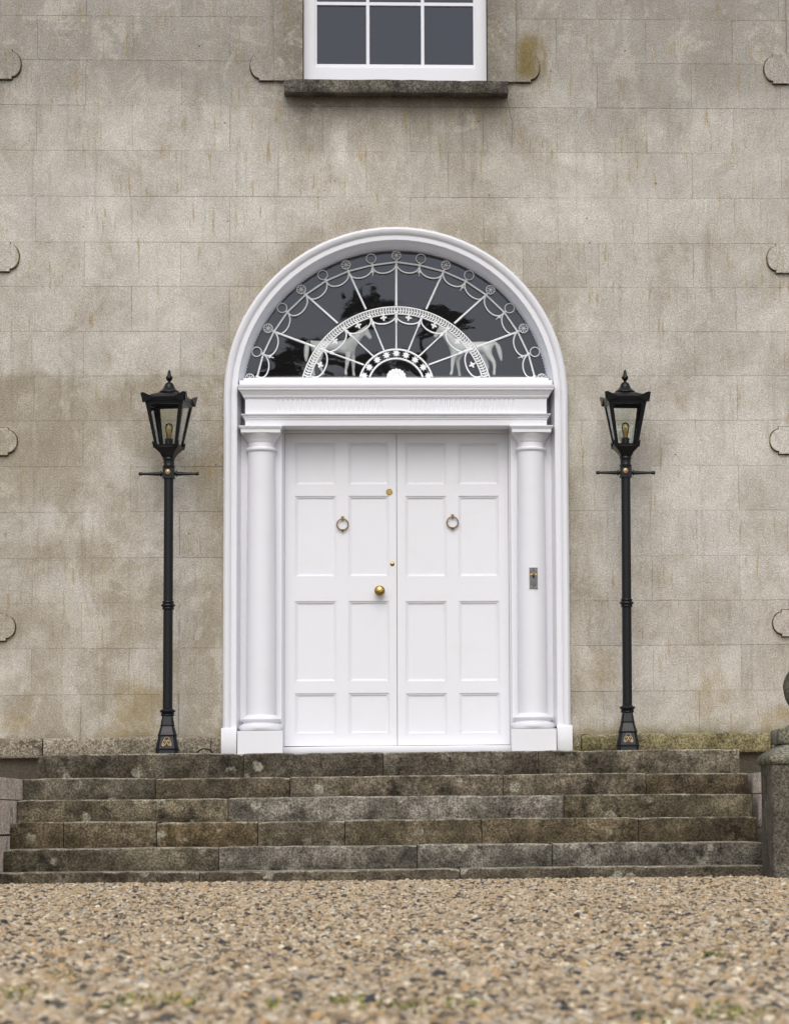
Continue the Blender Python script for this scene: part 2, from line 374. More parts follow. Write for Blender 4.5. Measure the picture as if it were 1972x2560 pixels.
# ashlar blocks lined out in the render
ZJ = [.93, 1.22, 1.53, 1.835, 2.14, 2.45, 2.757, 3.070, 3.376, 3.682, 3.990, 4.296, 4.613, 4.930, 5.245, 5.56, 5.87, 6.18, 6.49]
XA = [-2.90, -2.44, -1.79, -1.13, -.50, .10, .60, 1.11, 1.73, 2.33, 2.90]
XB = [-2.90, -2.77, -2.11, -1.46, -.80, -.20, .36, .87, 1.39, 2.04, 2.66, 2.90]
RH = 1.125
for ci in range(len(ZJ)-1):
    X_ = XA if ci % 2 == 1 else XB
    z0, z1 = ZJ[ci], ZJ[ci+1]
    for i in range(len(X_)-1):
        g = lambda: random.choice([.0006, .0010, .0015, .0021])
        jz = lambda: random.choice([.0002, .0006, .0010, .0014])
        x0, x1 = X_[i]+g(), X_[i+1]-g(); a, b = z0+jz(), z1-jz()
        parts = []
        yf = random.uniform(-.0008, .0008)
        if a < ZC+RH:                                       # keep clear of the arch
            def lim(x):
                if abs(x) >= RH: return -1
                return ZC+sqrt(RH*RH-x*x)
            for (u0, u1) in ((x0, min(x1, 0)), (max(x0, 0), x1)):
                if u1-u0 < .01: continue
                near = u1 if u1 <= 0 else u0
                xs_ = np.linspace(u0, u1, 25)
                lo = [max(a, lim(x)) for x in xs_]
                keep = [(x, l) for x, l in zip(xs_, lo) if l < b-.004]
                if len(keep) < 2: continue
                # exact end where the curve leaves the block
                if len(keep) < 25:
                    xe = sqrt(max(RH*RH-max(b-.004-ZC, 0)**2, 0)) if b > ZC else RH
                    xe = -xe if u1 <= 0 else xe
                    if u1 <= 0 and xe > keep[-1][0]: keep.append((xe, b-.005 if b > ZC else a))
                    if u1 > 0 and xe < keep[0][0]: keep.insert(0, (xe, b-.005 if b > ZC else a))
                red = [keep[0]]+[p for o_, p, q in zip(keep[:-2], keep[1:-1], keep[2:]) if abs(p[1]-a) > 1e-6 or abs(q[1]-a) > 1e-6 or abs(o_[1]-a) > 1e-6]+[keep[-1]]
                parts.append(red+[(keep[-1][0], b), (keep[0][0], b)])
            if len(parts) == 2 and all(p[0][1] <= a+1e-6 and p[-3][1] <= a+1e-6 for p in parts): parts = [[(x0, a), (x1, a), (x1, b), (x0, b)]]
        elif b > 5.3:                                       # keep clear of the upper window
            for (u0, u1) in ((x0, min(x1, -.80)), (max(x0, .80), x1)):
                if u1-u0 > .02: parts.append([(u0, a), (u1, a), (u1, b), (u0, b)])
            if a < 5.3:
                u0, u1 = max(x0, -.8), min(x1, .8)
                if u1-u0 > .02: parts.append([(u0, a), (u1, a), (u1, 5.345), (u0, 5.345)])
        else:
            parts.append([(x0, a), (x1, a), (x1, b), (x0, b)])
        for p in parts:
            MB().prism(p, yf, .0075).build('wall_block', WALL, wall, smooth=0)
# plain render beyond the lined area
for q in ((-7, -2.902, .93, 1.555), (2.902, 7, .93, 1.555)): MB().box(q[0], q[1], 0, .0065, q[2], q[3]).build('render_panel', WALL, house, smooth=0)
# plinth course
def rough_box(x0, x1, y0, y1, z0, z1, seg=.09, j=.004, rnd=.014, seed=0, yj=.003):
    """a worked stone: rounded front arrises, ends and a slightly uneven face"""
    R = random.Random(seed); m = MB(); k = max(3, int((x1-x0)/seg))
    rows = []
    ph = [R.uniform(0, 6) for _ in range(4)]
    for i in range(k+1):
        t = i/k; x = x0+(x1-x0)*t
        e = 0
        if i in (0, k): e = rnd*.28
        dz = j*(sin(x*3.1+ph[0])+.6*sin(x*9+ph[1]))*.7+R.uniform(-j, j)*.45
        dy = yj*(sin(x*4+ph[2]))+R.uniform(-yj, yj)*.6
        if R.random() < .10: dz -= j*R.uniform(.8, 2.2)
        r = rnd*R.uniform(.7, 1.5)
        rows.append([(x, y1, z0), (x, y0+dy+e+r*.4, z0+.001), (x, y0+dy+e, z0+r*.6), (x, y0+dy*.6+e, (z0+z1)/2), (x, y0+dy+e, z1-e+dz-r),
                     (x, y0+dy+e+r*.3, z1-e+dz-r*.3), (x, y0+dy+e+r, z1-e+dz), (x, y1, z1-e+dz*.3)])
    m.ring_stack(rows)
    return m
pz0, pz1 = .803, .932
for i, (a, b, t) in enumerate([(-4.3, -2.36, 1), (-2.352, -1.245, 1.15), (-1.24, -1.172, .9), (1.172, 1.232, .86), (1.24, 2.515, .84), (2.523, 4.3, .86)]):
    o = rough_box(a, b, -.05, .02, pz0+random.uniform(-.003, .003), pz1+random.uniform(-.004, .004), .07, .005, .02, i).build('plinth_stone', PLINTH, house, 50)
    o.color = (t, t, t*.66 if a > 0 else t*.97, 1)

n = NT('mossy_shade_edge'); c = n.ramp(n.noise(n.pos(), 14, 4), [(.40, (.07, .06, .035)), (.54, (.15, .12, .06)), (.66, (.34, .30, .22))]); EDGE = n.bsdf(c, .95, spec=.2)  # moss and dirt tones, darkened to paint in the shade along edges
m = MB(); pts = [at(px_, py_, 0) for px_, py_ in ((1264, 244), (1272, 268), (1275, 290), (1281, 305), (1280, 330), (1278, 352), (1279, 372))]
for a, b in zip(pts[:-1], pts[1:]): m.prism([(a[0]-.0012, a[1]), (a[0]+.0012, a[1]), (b[0]+.0012, b[1]), (b[0]-.0012, b[1])], -.0014, .0)
m.build('crack', SOCK, house, 0)
# window surrounds with lobed ears
def lobe(xin, xn, xt, z0, z1, s):
    h = (z1-z0)/2; st = .018; pts = [(xin, z0), (xn, z0), (xn, z0+st)]
    for i in range(1, 12):
        a = -pi/2+pi*i/12
        pts.append((xn+(xt-xn)*cos(a)*1.0, z0+h+(h-st)*sin(a)))
    pts += [(xn, z1-st), (xn, z1), (xin, z1)]
    return [(s*p[0], p[1]) for p in pts]
def surround(cx, z0, z1, lobes, top, y0=-.026, hw=.9):
    m = MB()
    for s in (-1, 1):
        if lobes:
            m.prism([(cx+p[0], p[1]) for p in [(s*WH, z0), (s*.83, z0), (s*.83, top), (s*WH, top)]], y0, .0)
            for (a, b) in lobes:
                m.prism([(cx+p[0], p[1]) for p in lobe(.831, .93, .99, a, b, s)], y0-.0025, .0)
                MB().prism([(cx+p[0], p[1]) for p in lobe(.832, .935, .9975, a-.0075, b+.006, s)], -.004, .0).build('stain_shade_edge', EDGE, house, 0)  # outline plate: dirt plus the lobe's edge shade, painted as dark colour
    m.prism([(cx+p[0], p[1]) for p in [(-hw, top+.001), (hw, top+.001), (hw, top+.22), (-hw, top+.22)]], y0-.002, 0)
    return m.build('window_surround', WALL, house, smooth=30)
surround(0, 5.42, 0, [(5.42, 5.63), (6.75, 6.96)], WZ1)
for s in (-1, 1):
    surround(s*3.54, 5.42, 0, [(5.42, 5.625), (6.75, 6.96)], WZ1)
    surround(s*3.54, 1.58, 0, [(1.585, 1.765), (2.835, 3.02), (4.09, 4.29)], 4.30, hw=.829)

ZW0 = zz(199, -.135)+.012; PB = zz(162.3, .10); PBAR = zz(9.8, .10)
def window(cx, z0, z1, rows=5):
    wd = MB(); y = .075; hw = .629
    wd.box(cx-hw, cx-.555, y, y+.10, z0, z1).box(cx+.555, cx+hw, y, y+.10, z0, z1)          # stiles of the outer frame
    wd.box(cx-.555, cx+.555, y+.001, y+.10, z0, z0+(PB-.026-ZW0)).box(cx-.555, cx+.555, y+.001, y+.10, z1-.06, z1)
    f = wd.build('window', WHITE, house, 0)
    sash = MB(); i0, i1 = (PB-.026-ZW0)+z0, z1-.06
    sash.box(cx-.555, cx+.555, y+.022, y+.07, i0, i0+.028)
    sash.box(cx-.555, cx-.54, y+.021, y+.07, i0, i1).box(cx+.54, cx+.555, y+.021, y+.07, i0, i1)
    sash.build('sash', WHITE, f, 0)
    ph = PBAR-PB-.002; rows = round((i1-i0)/ph)
    for k in range(1, rows):
        MB().box(cx-.54, cx+.54, y+.024, y+.06, i0+.028+k*ph-.011, i0+.028+k*ph+.011).build('glazing_bar', WHITE, f, 0)
    for xx in (-.189, .189):
        MB().prism([(cx+xx-.011, i0+.028), (cx+xx+.011, i0+.028), (cx+xx+.011, i1), (cx+xx-.011, i1)], y+.0225, y+.06).build('glazing_bar', WHITE, f, 0)
    for k in range(rows):
        for j, (a, b) in enumerate(((-.54, -.2), (-.178, .178), (.2, .54))):
            zb = i0+.028+k*ph+.011; t = random.uniform(-.0015, .0015)
            MB().add([(cx+a, y+.045+t, zb-.011), (cx+b, y+.045-t, zb-.011), (cx+b, y+.046-t, zb+ph), (cx+a, y+.046+t, zb+ph)], [(0, 1, 2, 3)]).build('pane', GLASS, f, 0)
    return f
window(0, ZW0, WZ1, 5)
for s in (-1, 1):
    window(s*3.54, ZW0, WZ1, 5); window(s*3.54, 1.60, 4.30, 6)
ZS = zz(199, -.135); SH = ZS-zz(231.5, -.135)
for cx, z in ((0, ZS), (-3.54, ZS), (3.54, ZS), (-3.54, 1.60), (3.54, 1.60)):
    rough_box(cx-.757, cx+.770, -.135, .10, z-SH, z, .06, .003, .009, int(cx*10)+50).build('window_sill', SILL, house, 50)
# dim room behind the windows
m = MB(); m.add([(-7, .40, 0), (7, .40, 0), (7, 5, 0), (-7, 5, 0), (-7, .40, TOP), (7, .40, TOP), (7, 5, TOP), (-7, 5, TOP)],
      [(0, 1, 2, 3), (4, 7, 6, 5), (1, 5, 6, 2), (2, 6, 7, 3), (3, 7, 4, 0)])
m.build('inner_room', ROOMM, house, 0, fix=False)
MB().box(-7, 7, .006, 5.2, TOP+.002, TOP+.2).build('roof_slab', WALL, house, 0)

# ------------------------------------------------------------------ doorway
def sweep(prof, zb, k=40):
    """profile (r, y) carried up the left jamb, round the arch and down the right jamb"""
    secs = [(0, zb, -1, 0)]+[(0, zb+(ZC-zb)*i/6, -1, 0) for i in range(1, 6)]
    secs += [(0, ZC, cos(pi-pi*i/k), sin(pi-pi*i/k)) for i in range(k+1)]
    secs += [(0, ZC-(ZC-zb)*i/6, 1, 0) for i in range(1, 7)]
    rows = [[(nx*r, y, oz+nz*r) for r, y in prof] for ox, oz, nx, nz in secs]
    return MB().strip(rows)
ds = sweep([(RO, .01), (RO+.001, -.030), (RO-.006, -.046), (RO-.018, -.054), (RO-.034, -.051), (RO-.046, -.040), (RO-.052, -.024),
            (RO-.057, -.022), (RO-.060, -.030), (RI+.004, -.030), (RI, -.026), (RI-.001, .0), (RI-.004, .03), (RI-.012, .06), (RI-.020, .10), (RG+.002, .17), (RG-.001, GY+.01)], .985).build('door_surround', WHITEM, house, 40)
for s in (-1, 1):
    rough_box(min(s*1.072, s*1.175), max(s*1.072, s*1.175), -.06, .10, .812, .992, .03, .003, .008, s+9).build('plinth_block', WHITEM, house, 50)
# ragged paint edge on the render
m = MB()
for i in range(260):
    a = random.choice([0, 1, 2])
    if a == 0: t = random.uniform(0.05, pi-.05); p = (RO*cos(t), ZC+RO*sin(t))
    else: p = ((RO if a == 1 else -RO), random.uniform(.95, ZC))
    sx, sz = random.uniform(.002, .005), random.uniform(.004, .016)
    q = [(p[0]+sx*cos(b)*random.uniform(.6, 1.2)+.0, p[1]+sz*sin(b)*random.uniform(.6, 1.2)) for b in np.linspace(0, 2*pi, 8)[:-1]]
    m.prism(q, -.0022-random.random()*.001, .0)
tag(m.build('paint_splash', WHITEM, house, 0), kind='stuff')
# back panel behind the columns, jambs and door frame
DZ0, DZ1 = .868, 3.006; DH = .765; DY = .20
m = MB()
for s in (-1, 1):
    m.box(min(s*(DH+.012), s*1.075), max(s*(DH+.012), s*1.075), .095, .30, .812, zz(1066, -.05))
m.build('back_panel', WHITE, house, 0)
m = MB()
for s in (-1, 1): m.box(min(s*.90, s*1.076), max(s*.90, s*1.076), .19, .30, zz(1066, -.05)+.001, 3.345)
m.build('recess_back', WHITE, house, 0)
m = MB()
for s in (-1, 1): m.box(min(s*DH, s*(DH+.0115)), max(s*DH, s*(DH+.0115)), .165, .30, .812, 3.05)
m.box(-DH+.0005, DH-.0005, .168, .30, DZ1+.002, 3.06)
m.box(-DH-.03, DH+.03, .140, .1495, 3.032, 3.07)
m.build('door_frame', WHITE, house, 0)
rough_box(-DH, DH, .10, .26, .812, .866, .2, .001, .006, 3).build('threshold', WHITE, house, 50)

# columns
XC = .915; YC = .062
def column():
    h = holder('column', house)
    m = MB(); m.box(-.150, .150, -.150, .095, .8125, zz(1824, -.1)-.0); m.build('column_plinth', WHITE, h, 0)
    a = zz(1823.5, -.05); b = zz(1786, -.05); d = b-a
    m = MB(); m.lathe([(.140, a), (.150, a+.08*d), (.153, a+.2*d), (.148, a+.34*d), (.134, a+.40*d), (.122, a+.46*d), (.120, a+.54*d), (.126, a+.58*d), (.134, a+.66*d), (.135, a+.76*d), (.128, a+.84*d), (.112, a+.92*d), (.101, a+1.05*d)], n=40)
    m.build('column_base', WHITE, h, 40)
    za = a+.98*d; zb = zz(1126, -.04); L = zb-za
    m = MB(); m.lathe([(.0975, za), (.0970, za+.2*L), (.0965, za+.4*L), (.0950, za+.6*L), (.0930, za+.8*L), (.0905, za+.97*L), (.0925, zb)], n=40)
    m.build('column_shaft', WHITE, h, 40)
    c0 = zb-.001; c1 = zz(1079.5, -.08); d = c1-c0
    m = MB(); m.lathe([(.0925, c0), (.104, c0+.06*d), (.107, c0+.13*d), (.104, c0+.20*d), (.0905, c0+.26*d), (.0905, c0+.50*d), (.098, c0+.56*d), (.100, c0+.64*d), (.103, c0+.68*d), (.114, c0+.80*d), (.124, c0+.90*d), (.129, c0+.99*d)], n=40)
    z2 = zz(1070, -.1); z3 = zz(1062.5, -.1)
    m.box(-.133, .133, -.133, .09, c1-.001, z2)
    for i in range(3):
        e = .137+.005*i; m.box(-e, e, -e, .0905+.0005*i, z2+(z3-z2)*i/3-.0005*(i > 0), z2+(z3-z2)*(i+1)/3)
    m.build('capital', WHITE, h, 40)
    return h
cl = column(); cl.location = (-XC, YC, 0)
cr = copy_tree(cl); cr.parent = house; cr.location = (XC, YC, 0)

# entablature
ent = holder('entablature', house)
HW = 1.020; EY = -.045
def molding(prof, name):
    rows = [[(-HW-p, .15, z), (-HW-p, EY-p, z), (HW+p, EY-p, z), (HW+p, .15, z)] for p, z in prof]
    return MB().strip(rows).build(name, WHITE, ent, 25)
Zp = lambda y: zz(y, EY)
a0 = zz(1063.8, EY)
molding([(-.3, a0), (0, a0), (0, Zp(1049)), (.005, Zp(1048.6)), (.007, Zp(1044)), (.012, Zp(1043.4)), (.014, Zp(1040)), (.026, Zp(1037.5)), (.028, Zp(1035.2)), (.0, Zp(1034.6)), (0, Zp(1034.2))], 'architrave')
MB().box(-.77, .77, EY+.02, .16, a0-.0005, a0+.05).build('soffit', WHITE, ent, 0)
molding([(0, Zp(996.5)), (.006, Zp(996)), (.008, Zp(993)), (.015, Zp(992.4)), (.016, Zp(989)), (.020, Zp(987)), (.028, Zp(982)), (.036, Zp(978)), (.038, Zp(976.6)), (.045, Zp(976)), (.046, Zp(972.5)), (.049, Zp(971)), (.053, Zp(967)), (.0535, Zp(964.5)), (-.19, Zp(964))], 'cornice')
# frieze with two banks of flutes
za, zb = Zp(1034.4), Zp(996.2)
f0, f1 = zz(1031, EY), zz(998.5, EY)
xsA = [-HW]; 
def bank(x0, x1):
    st = (x1-x0)/21
    out = []
    for i in range(22):
        c_ = x0+i*st
        for u in (-1, -.98, -.7, -.35, 0, .35, .7, .98, 1): out.append((c_+u*st*.27, u))
    return out
bl = bank(at(696, 1010, EY)[0], at(951, 1010, EY)[0]); br = [(-x, u) for x, u in bl][::-1]
cols = [(-HW, 1)]+bl+br+[(HW, 1)]
zr = [za, f0, f0+.01, f0+.02, f0+.03]+list(np.linspace(f0+.04, f1-.012, 3))+[f1-.009, f1-.005, f1-.002, f1, zb]
rows = []
for x, u in cols:
    row = []
    for z in zr:
        e = min(1, max(0, (z-f0)/.03)); t = max(0, (f1-z)/.012)
        hw = 1 if t >= 1 else sqrt(max(0, 1-(1-t)**2))
        d = .0042*sqrt(max(0, 1-(u/max(hw, .02))**2))*e if abs(u) < hw else 0
        row.append((x, EY+d, z))
    rows.append(row)
fm = MB().strip(rows)
for s in (-1, 1): fm.add([(s*HW, EY, za), (s*HW, .15, za), (s*HW, .15, zb), (s*HW, EY, zb)], [(0, 1, 2, 3)])
fm.build('frieze', WHITE, ent, 25)
# board under the fanlight
b0 = Zp(964.3)+.001; b1 = zz(945, -.005)
rough_box(-1.062, 1.062, -.010, .24, b0, b1-.012, .15, .0015, .008, 77).build('fanlight_sill', WHITEM, house, 50)
rough_box(-1.040, 1.040, .055, .215, b1-.012, zz(943.5, .055), .15, .001, .006, 78).build('fanlight_rail', IRONW, house, 50)

# door leaves
def door_leaf(s):
    # s=-1: left leaf.  panel columns and rows read from the survey
    if s < 0: pc = [(738, 839.5), (872, 972)]; x0, x1 = -DH+.002, -.0018
    else: pc = [(1014, 1115), (1147, 1246.6)]; x0, x1 = .0018, DH-.002
    pc = [(at(a, 1450, DY)[0], at(b, 1450, DY)[0]) for a, b in pc]
    pr = [(1836, 1733), (1705, 1503), (1442.5, 1240), (1213, 1108)]
    pr = [(zz(a, DY, 860 if s < 0 else 1130), zz(b, DY, 860 if s < 0 else 1130)) for a, b in pr]
    xs = [x0, pc[0][0], pc[0][1], pc[1][0], pc[1][1], x1]
    zs = [DZ0+.003]+[q for p in pr for q in p]+[DZ1]
    m = MB()
    for i in range(5):
        if i % 2 == 0: m.box(xs[i], xs[i+1], DY, DY+.045, zs[0], zs[-1])
        else:
            for j in range(0, 9, 2): m.box(xs[i], xs[i+1], DY+.0004, DY+.045, zs[j], zs[j+1])
    d = m.build('door', WHITE, house, 0)
    for a, b in pc:
        for c_, e in pr:
            rows = []
            for ins, dy in ((0, .001), (.0, .0055), (.006, .0058), (.0125, .0085), (.013, .0140), (.0185, .0146), (.020, .0168)):
                rows.append([(a+ins, DY+dy, c_+ins), (b-ins, DY+dy, c_+ins), (b-ins, DY+dy, e-ins), (a+ins, DY+dy, e-ins)])
            pm = MB().ring_stack(rows, cap=False); k = len(pm.v); pm.f.append((k-4, k-3, k-2, k-1))
            pm.build('panel', WHITE, d, 25)
    return d
dl = door_leaf(-1); dr = door_leaf(1)
tag(dl, label='left door leaf with knob, lock and ring knocker'); tag(dr, label='right door leaf with only a ring knocker')

def circ(c, r, k, ax='y', a0=0):
    return [(c[0]+r*cos(a0+2*pi*i/k), c[1], c[2]+r*sin(a0+2*pi*i/k)) for i in range(k)]
def lathe_y(prof, c, n=24):
    """prof (radius, depth towards the viewer)"""
    m = MB(); m.ring_stack([[(c[0]+r*cos(2*pi*j/n), c[1]-d, c[2]+r*sin(2*pi*j/n)) for j in range(n)] for r, d in prof]); return m
x, z = at(949, 1477, DY-.05)
m = lathe_y([(.026, 0), (.027, .004), (.024, .006), (.012, .010), (.011, .022), (.022, .028), (.033, .036), (.0365, .046), (.035, .056), (.028, .063), (.015, .068), (.003, .0695)], (x, DY, z))
# the knob's swirl: a shallow ridge
m.tube([(x-.034+.068*t, DY-.060-.012*sin(pi*t), z-.012+.020*t-.010*sin(pi*t)) for t in np.linspace(.06, .94, 9)], .0028, 5)
m.build('door_knob', BRASS, dl, 30)
x, z = at(973, 1230, DY); m = lathe_y([(.0215, 0), (.0215, .004), (.019, .006), (.0185, .004), (.002, .004)], (x, DY, z))
m.box(x-.0015, x+.0015, DY-.0055, DY-.003, z-.006, z+.006); m.build('lock', BRASS, dl, 30)
x, z = at(980.6, 1410, DY); m = lathe_y([(.0145, 0), (.0145, .003), (.011, .005), (.006, .008), (.001, .009)], (x, DY, z)); m.tube([(x, DY-.003, z+.012), (x, DY-.003, z+.022)], [.004, .002], 6); m.build('keyhole_cover', BRASS, dl, 30)
def knocker(px, py, leaf):
    x, z = at(px, py, DY-.02)
    m = MB(); m.tube(circ((x, DY-.016, z), .0385, 28), [.0042+.0018*max(0, -sin(2*pi*i/28)) for i in range(28)], 8, closed=True)
    m.build('knocker_ring', BRONZE, leaf, 50)
    m = MB(); m.box(x-.0085, x+.0085, DY-.021, DY, z+.048, z+.056).box(x-.0095, x+.0095, DY-.024, DY-.001, z+.041, z+.047).box(x-.008, x+.008, DY-.023, DY-.002, z+.034, z+.0405)
    m.tube([(x, DY-.016, z-.036), (x, DY-.018, z-.046), (x+.001, DY-.012, z-.050)], [.011, .007, .003], 8)
    m.build('knocker_bracket', BRONZE, leaf, 30)
knocker(856.4, 1311, dl); knocker(1131, 1306, dr)
# bell pull on the right column
x, z = at(1333, 1445, YC-.1); yb = YC-.098
bell = holder('bell_pull', house)
m = MB(); w2, h2 = .0275, .071
m.box(x-w2, x+w2, yb-.004, yb+.03, z-h2, z+h2)
for r_ in ((-w2+.002, -w2+.0045), (w2-.0045, w2-.002)): m.box(x+r_[0], x+r_[1], yb-.007, yb-.004, z-h2+.002, z+h2-.002)
m.box(x-w2+.005, x+w2-.005, yb-.007, yb-.004, z+h2-.0045, z+h2-.002).box(x-w2+.005, x+w2-.005, yb-.007, yb-.004, z-h2+.002, z-h2+.0045)
def ogee(zc_, s):
    p = []
    for t in np.linspace(0, 1, 9): p.append((x-.021+.021*t, yb-.005, zc_+s*(.030*t**1.5+.006*sin(pi*t*2))))
    return p+[(2*x-q[0], q[1], q[2]) for q in p[::-1][1:]]
m.tube(ogee(z+.034, 1), .0025, 5); m.tube(ogee(z-.034, -1), .0025, 5)
m.tube(circ((x, yb-.005, z-.022), .013, 16), .0025, 5, closed=True)
m.build('plate', STEEL, bell, 30)
m = MB(); m.tube([(x, yb, z+.010), (x, yb-.040, z+.018)], [.008, .006], 8); m.build('stem', SOCK, bell, 40)
m = MB(); m.tube([(x-.026, yb-.042, z+.020), (x-.018, yb-.042, z+.0205), (x-.008, yb-.042, z+.021), (x-.0055, yb-.042, z+.021), (x, yb-.042, z+.021), (x+.0055, yb-.042, z+.021), (x+.008, yb-.042, z+.021), (x+.018, yb-.042, z+.0205), (x+.026, yb-.042, z+.020)], [.004, .006, .0055, .004, .009, .004, .0055, .006, .004], 8)
m.build('pull_handle', BRASS, bell, 50)

# ------------------------------------------------------------------ fanlight
fan = holder('fanlight', house)
TY = .195                                              # plane of the tracery
K = 3.823
def T(cx, cy):                                          # survey reading on the left half -> plane of tracery, about x=0
    x, z = at(560+cx/K, 540+cy/K, TY); return (x, z)
XCEN = at(560+1645/K, 540+1535/K, TY)[0]
def TT(cx, cy): x, z = T(cx, cy); return (x-XCEN, z)
p3 = lambda p, y=TY: (p[0], y, p[1])
pane = MB(); pane.add([(p[0], GY, p[1]) for p in arc(RG+.004, 0, pi, 48)]+[(-RG-.004, GY, 3.30), (RG+.004, GY, 3.30)], [tuple(range(51))]); pane.build('pane', GLASS, fan, 0)
bd = MB()
R = RG-.006
for p in arc(R, .04, pi-.04, 150):
    bd.add([(p[0]+dx*.004, .203+dy*.004, p[1]+dz*.004) for dx, dy, dz in ((1, 0, 0), (0, 0, 1), (-1, 0, 0), (0, 0, -1), (0, -1, 0), (0, 1, 0))], [(0, 1, 4), (1, 2, 4), (2, 3, 4), (3, 0, 4), (1, 0, 5), (2, 1, 5), (3, 2, 5), (0, 3, 5)])
tag(bd.build('bead_trim', IRONW, fan, 60), kind='stuff')
nodes = [TT(*p) for p in ((1645, 440), (1415, 470), (1187, 528), (975, 620), (780, 752), (605, 920), (478, 1105), (375, 1320), (318, 1535))]
mir = lambda p: (-p[0], p[1])
seq = nodes[::-1]+[mir(p) for p in nodes[1:]]
for a, b in zip(seq[:-1], seq[1:]):
    MB().tube([p3(a), p3(b)], .0063, 6).build('rim_bar', IRONW, fan, 50)
cen = (0, TT(1645, 1780)[1])
def outward(p): v = Vector((p[0]-cen[0], p[1]-cen[1])); v.normalize(); return v
# rosettes (wheel of eight spokes), plain rings, knots
rm = MB(); rm.tube(circ((0, 0, 0), .0300, 20), .0040, 6, closed=True)
for i in range(8): a = i*pi/4+.2; rm.tube([(0, 0, 0), (.026*cos(a), 0, .026*sin(a))], [.0022, .0040], 5)
rm.add([(.008*cos(2*pi*i/10), -.004, .008*sin(2*pi*i/10)) for i in range(10)], [tuple(range(10))])
ROS = rm.mesh('rosette', IRONW, 40)
RNG = MB().tube(circ((0, 0, 0), .0325, 24), .0040, 6, closed=True).mesh('ring', IRONW, 60)
KN = MB().ring_stack([[(.012*cos(a)*r, -.006+y, .012*sin(a)*r) for a in np.linspace(0, 2*pi, 9)[:-1]] for r, y in ((.6, -.006), (1, 0), (.6, .008))]).mesh('knot', IRONW, 40)
pm = MB()
pm.tube([(0, 0, 0), (0, 0, -.018), (0, 0, -.024), (0, 0, -.034), (0, 0, -.042), (0, 0, -.050), (0, 0, -.060), (0, 0, -.078)], [.003, .003, .005, .003, .0065, .008, .003, .0018], 6)
for s in (-1, 1): pm.tube([(0, 0, -.048), (s*.010, 0, -.046), (s*.012, 0, -.052)], [.003, .004, .002], 5)
PEN = pm.mesh('pendant', IRONW, 40)
def rot_to(v): return (0, -(atan2(v[1], v[0])-pi/2), 0)     # local +z towards v in the x-z plane
for i, p in enumerate(seq):
    o_ = outward(p); k = abs(8-i)
    e = Vector(p)+o_*.047
    if k == 8: e = Vector((p[0]+math.copysign(.050, p[0]), p[1]-.012))
    ob = link('rosette' if i % 2 == 0 else 'ring', ROS if i % 2 == 0 else RNG, fan, (e[0], TY, e[1])); ob.rotation_euler = rot_to(o_)
    ob = link('knot', KN, fan, (p[0], TY, p[1]))
    if i % 2 == 1 and i not in (3, 5):
        ob = link('pendant', PEN, fan, (p[0], TY-.001, p[1]-.0)); ob.rotation_euler = rot_to(o_ if k > 2 else Vector((o_[0]*.4, 1)).normalized())
def swag(a, b, depth, k=14, r=.0050, name='festoon', inward=True, w=.0):
    a = Vector(a); b = Vector(b); m_ = (a+b)/2; d_ = (Vector(cen)-m_).normalized(); t = (b-a)
    # gravity pulls the swags slightly down
    d_ = (d_*.8+Vector((0, -.25))).normalized()
    pts = []
    for i in range(k+1):
        u = pi-pi*i/k
        pts.append(m_+t*(-cos(pi*i/k)*.5*(.98))+d_*depth*sin(u)**.85)
    return MB().tube([p3(q) for q in pts], r, 6).build(name, IRONW, fan, 60)
for a, b in zip(seq[:-1], seq[1:]):
    L = (Vector(a)-Vector(b)).length
    swag(a, b, L*.40)
# radial bars, outer
for k, (a, b) in enumerate((((1645, 450), (1645, 860)), ((1192, 540), (1355, 890)), ((788, 760), (1085, 1025)), ((486, 1108), (872, 1252)))):
    for s in ((1,) if k == 0 else (1, -1)):
        A, B = TT(*a), TT(*b)
        MB().tube([(s*A[0], TY, A[1]), (s*B[0], TY, B[1])], .0072, 6).build('radial_bar', IRONW, fan, 60)
# leaf band
S1 = 1/K/370*(20+TY)/20
zcb = TT(1645, 1535+245)[1]; rb0, rb1 = 856*S1, 934*S1; zb_ = TT(1645, 1540)[1]
zbt = zb_-zcb
def barc(r, k=50):
    a0 = math.asin(max(-1, min(1, (zbt)/r))); return [(r*cos(a), TY, zcb+r*sin(a)) for a in np.linspace(a0, pi-a0, k)]
for r in (rb0+.004, rb1-.004): MB().tube(barc(r), .0052, 6, True).build('band_rim', IRONW, fan, 60)
lm = MB(); a0 = math.asin(zbt/((rb0+rb1)/2)); N_ = 86; rm_ = (rb0+rb1)/2
lm.tube(barc(rm_), .0030, 5)
for i in range(N_):
    a = a0+(pi-2*a0)*(i+.5)/N_
    sg = 1 if a < pi/2 else -1
    for row in (-1, 1):
        c_ = rm_+row*.0118
        # leaf leaning along the band
        t0 = a; ca = Vector((cos(t0), sin(t0))); ta = Vector((-sin(t0), cos(t0)))*sg
        ctr = ca*c_; dirv = (ca*row*.9+ta*.55).normalized(); sd_ = Vector((-dirv[1], dirv[0]))
        l, w_ = .0135, .0056
        q = [ctr-dirv*l, ctr-dirv*l*.2+sd_*w_, ctr+dirv*l, ctr-dirv*l*.2-sd_*w_]
        lm.prism([(p[0], zcb+p[1]) for p in q], TY-.004, TY+.003)
tag(lm.build('leaf_band', IRONW, fan, 0), kind='stuff')
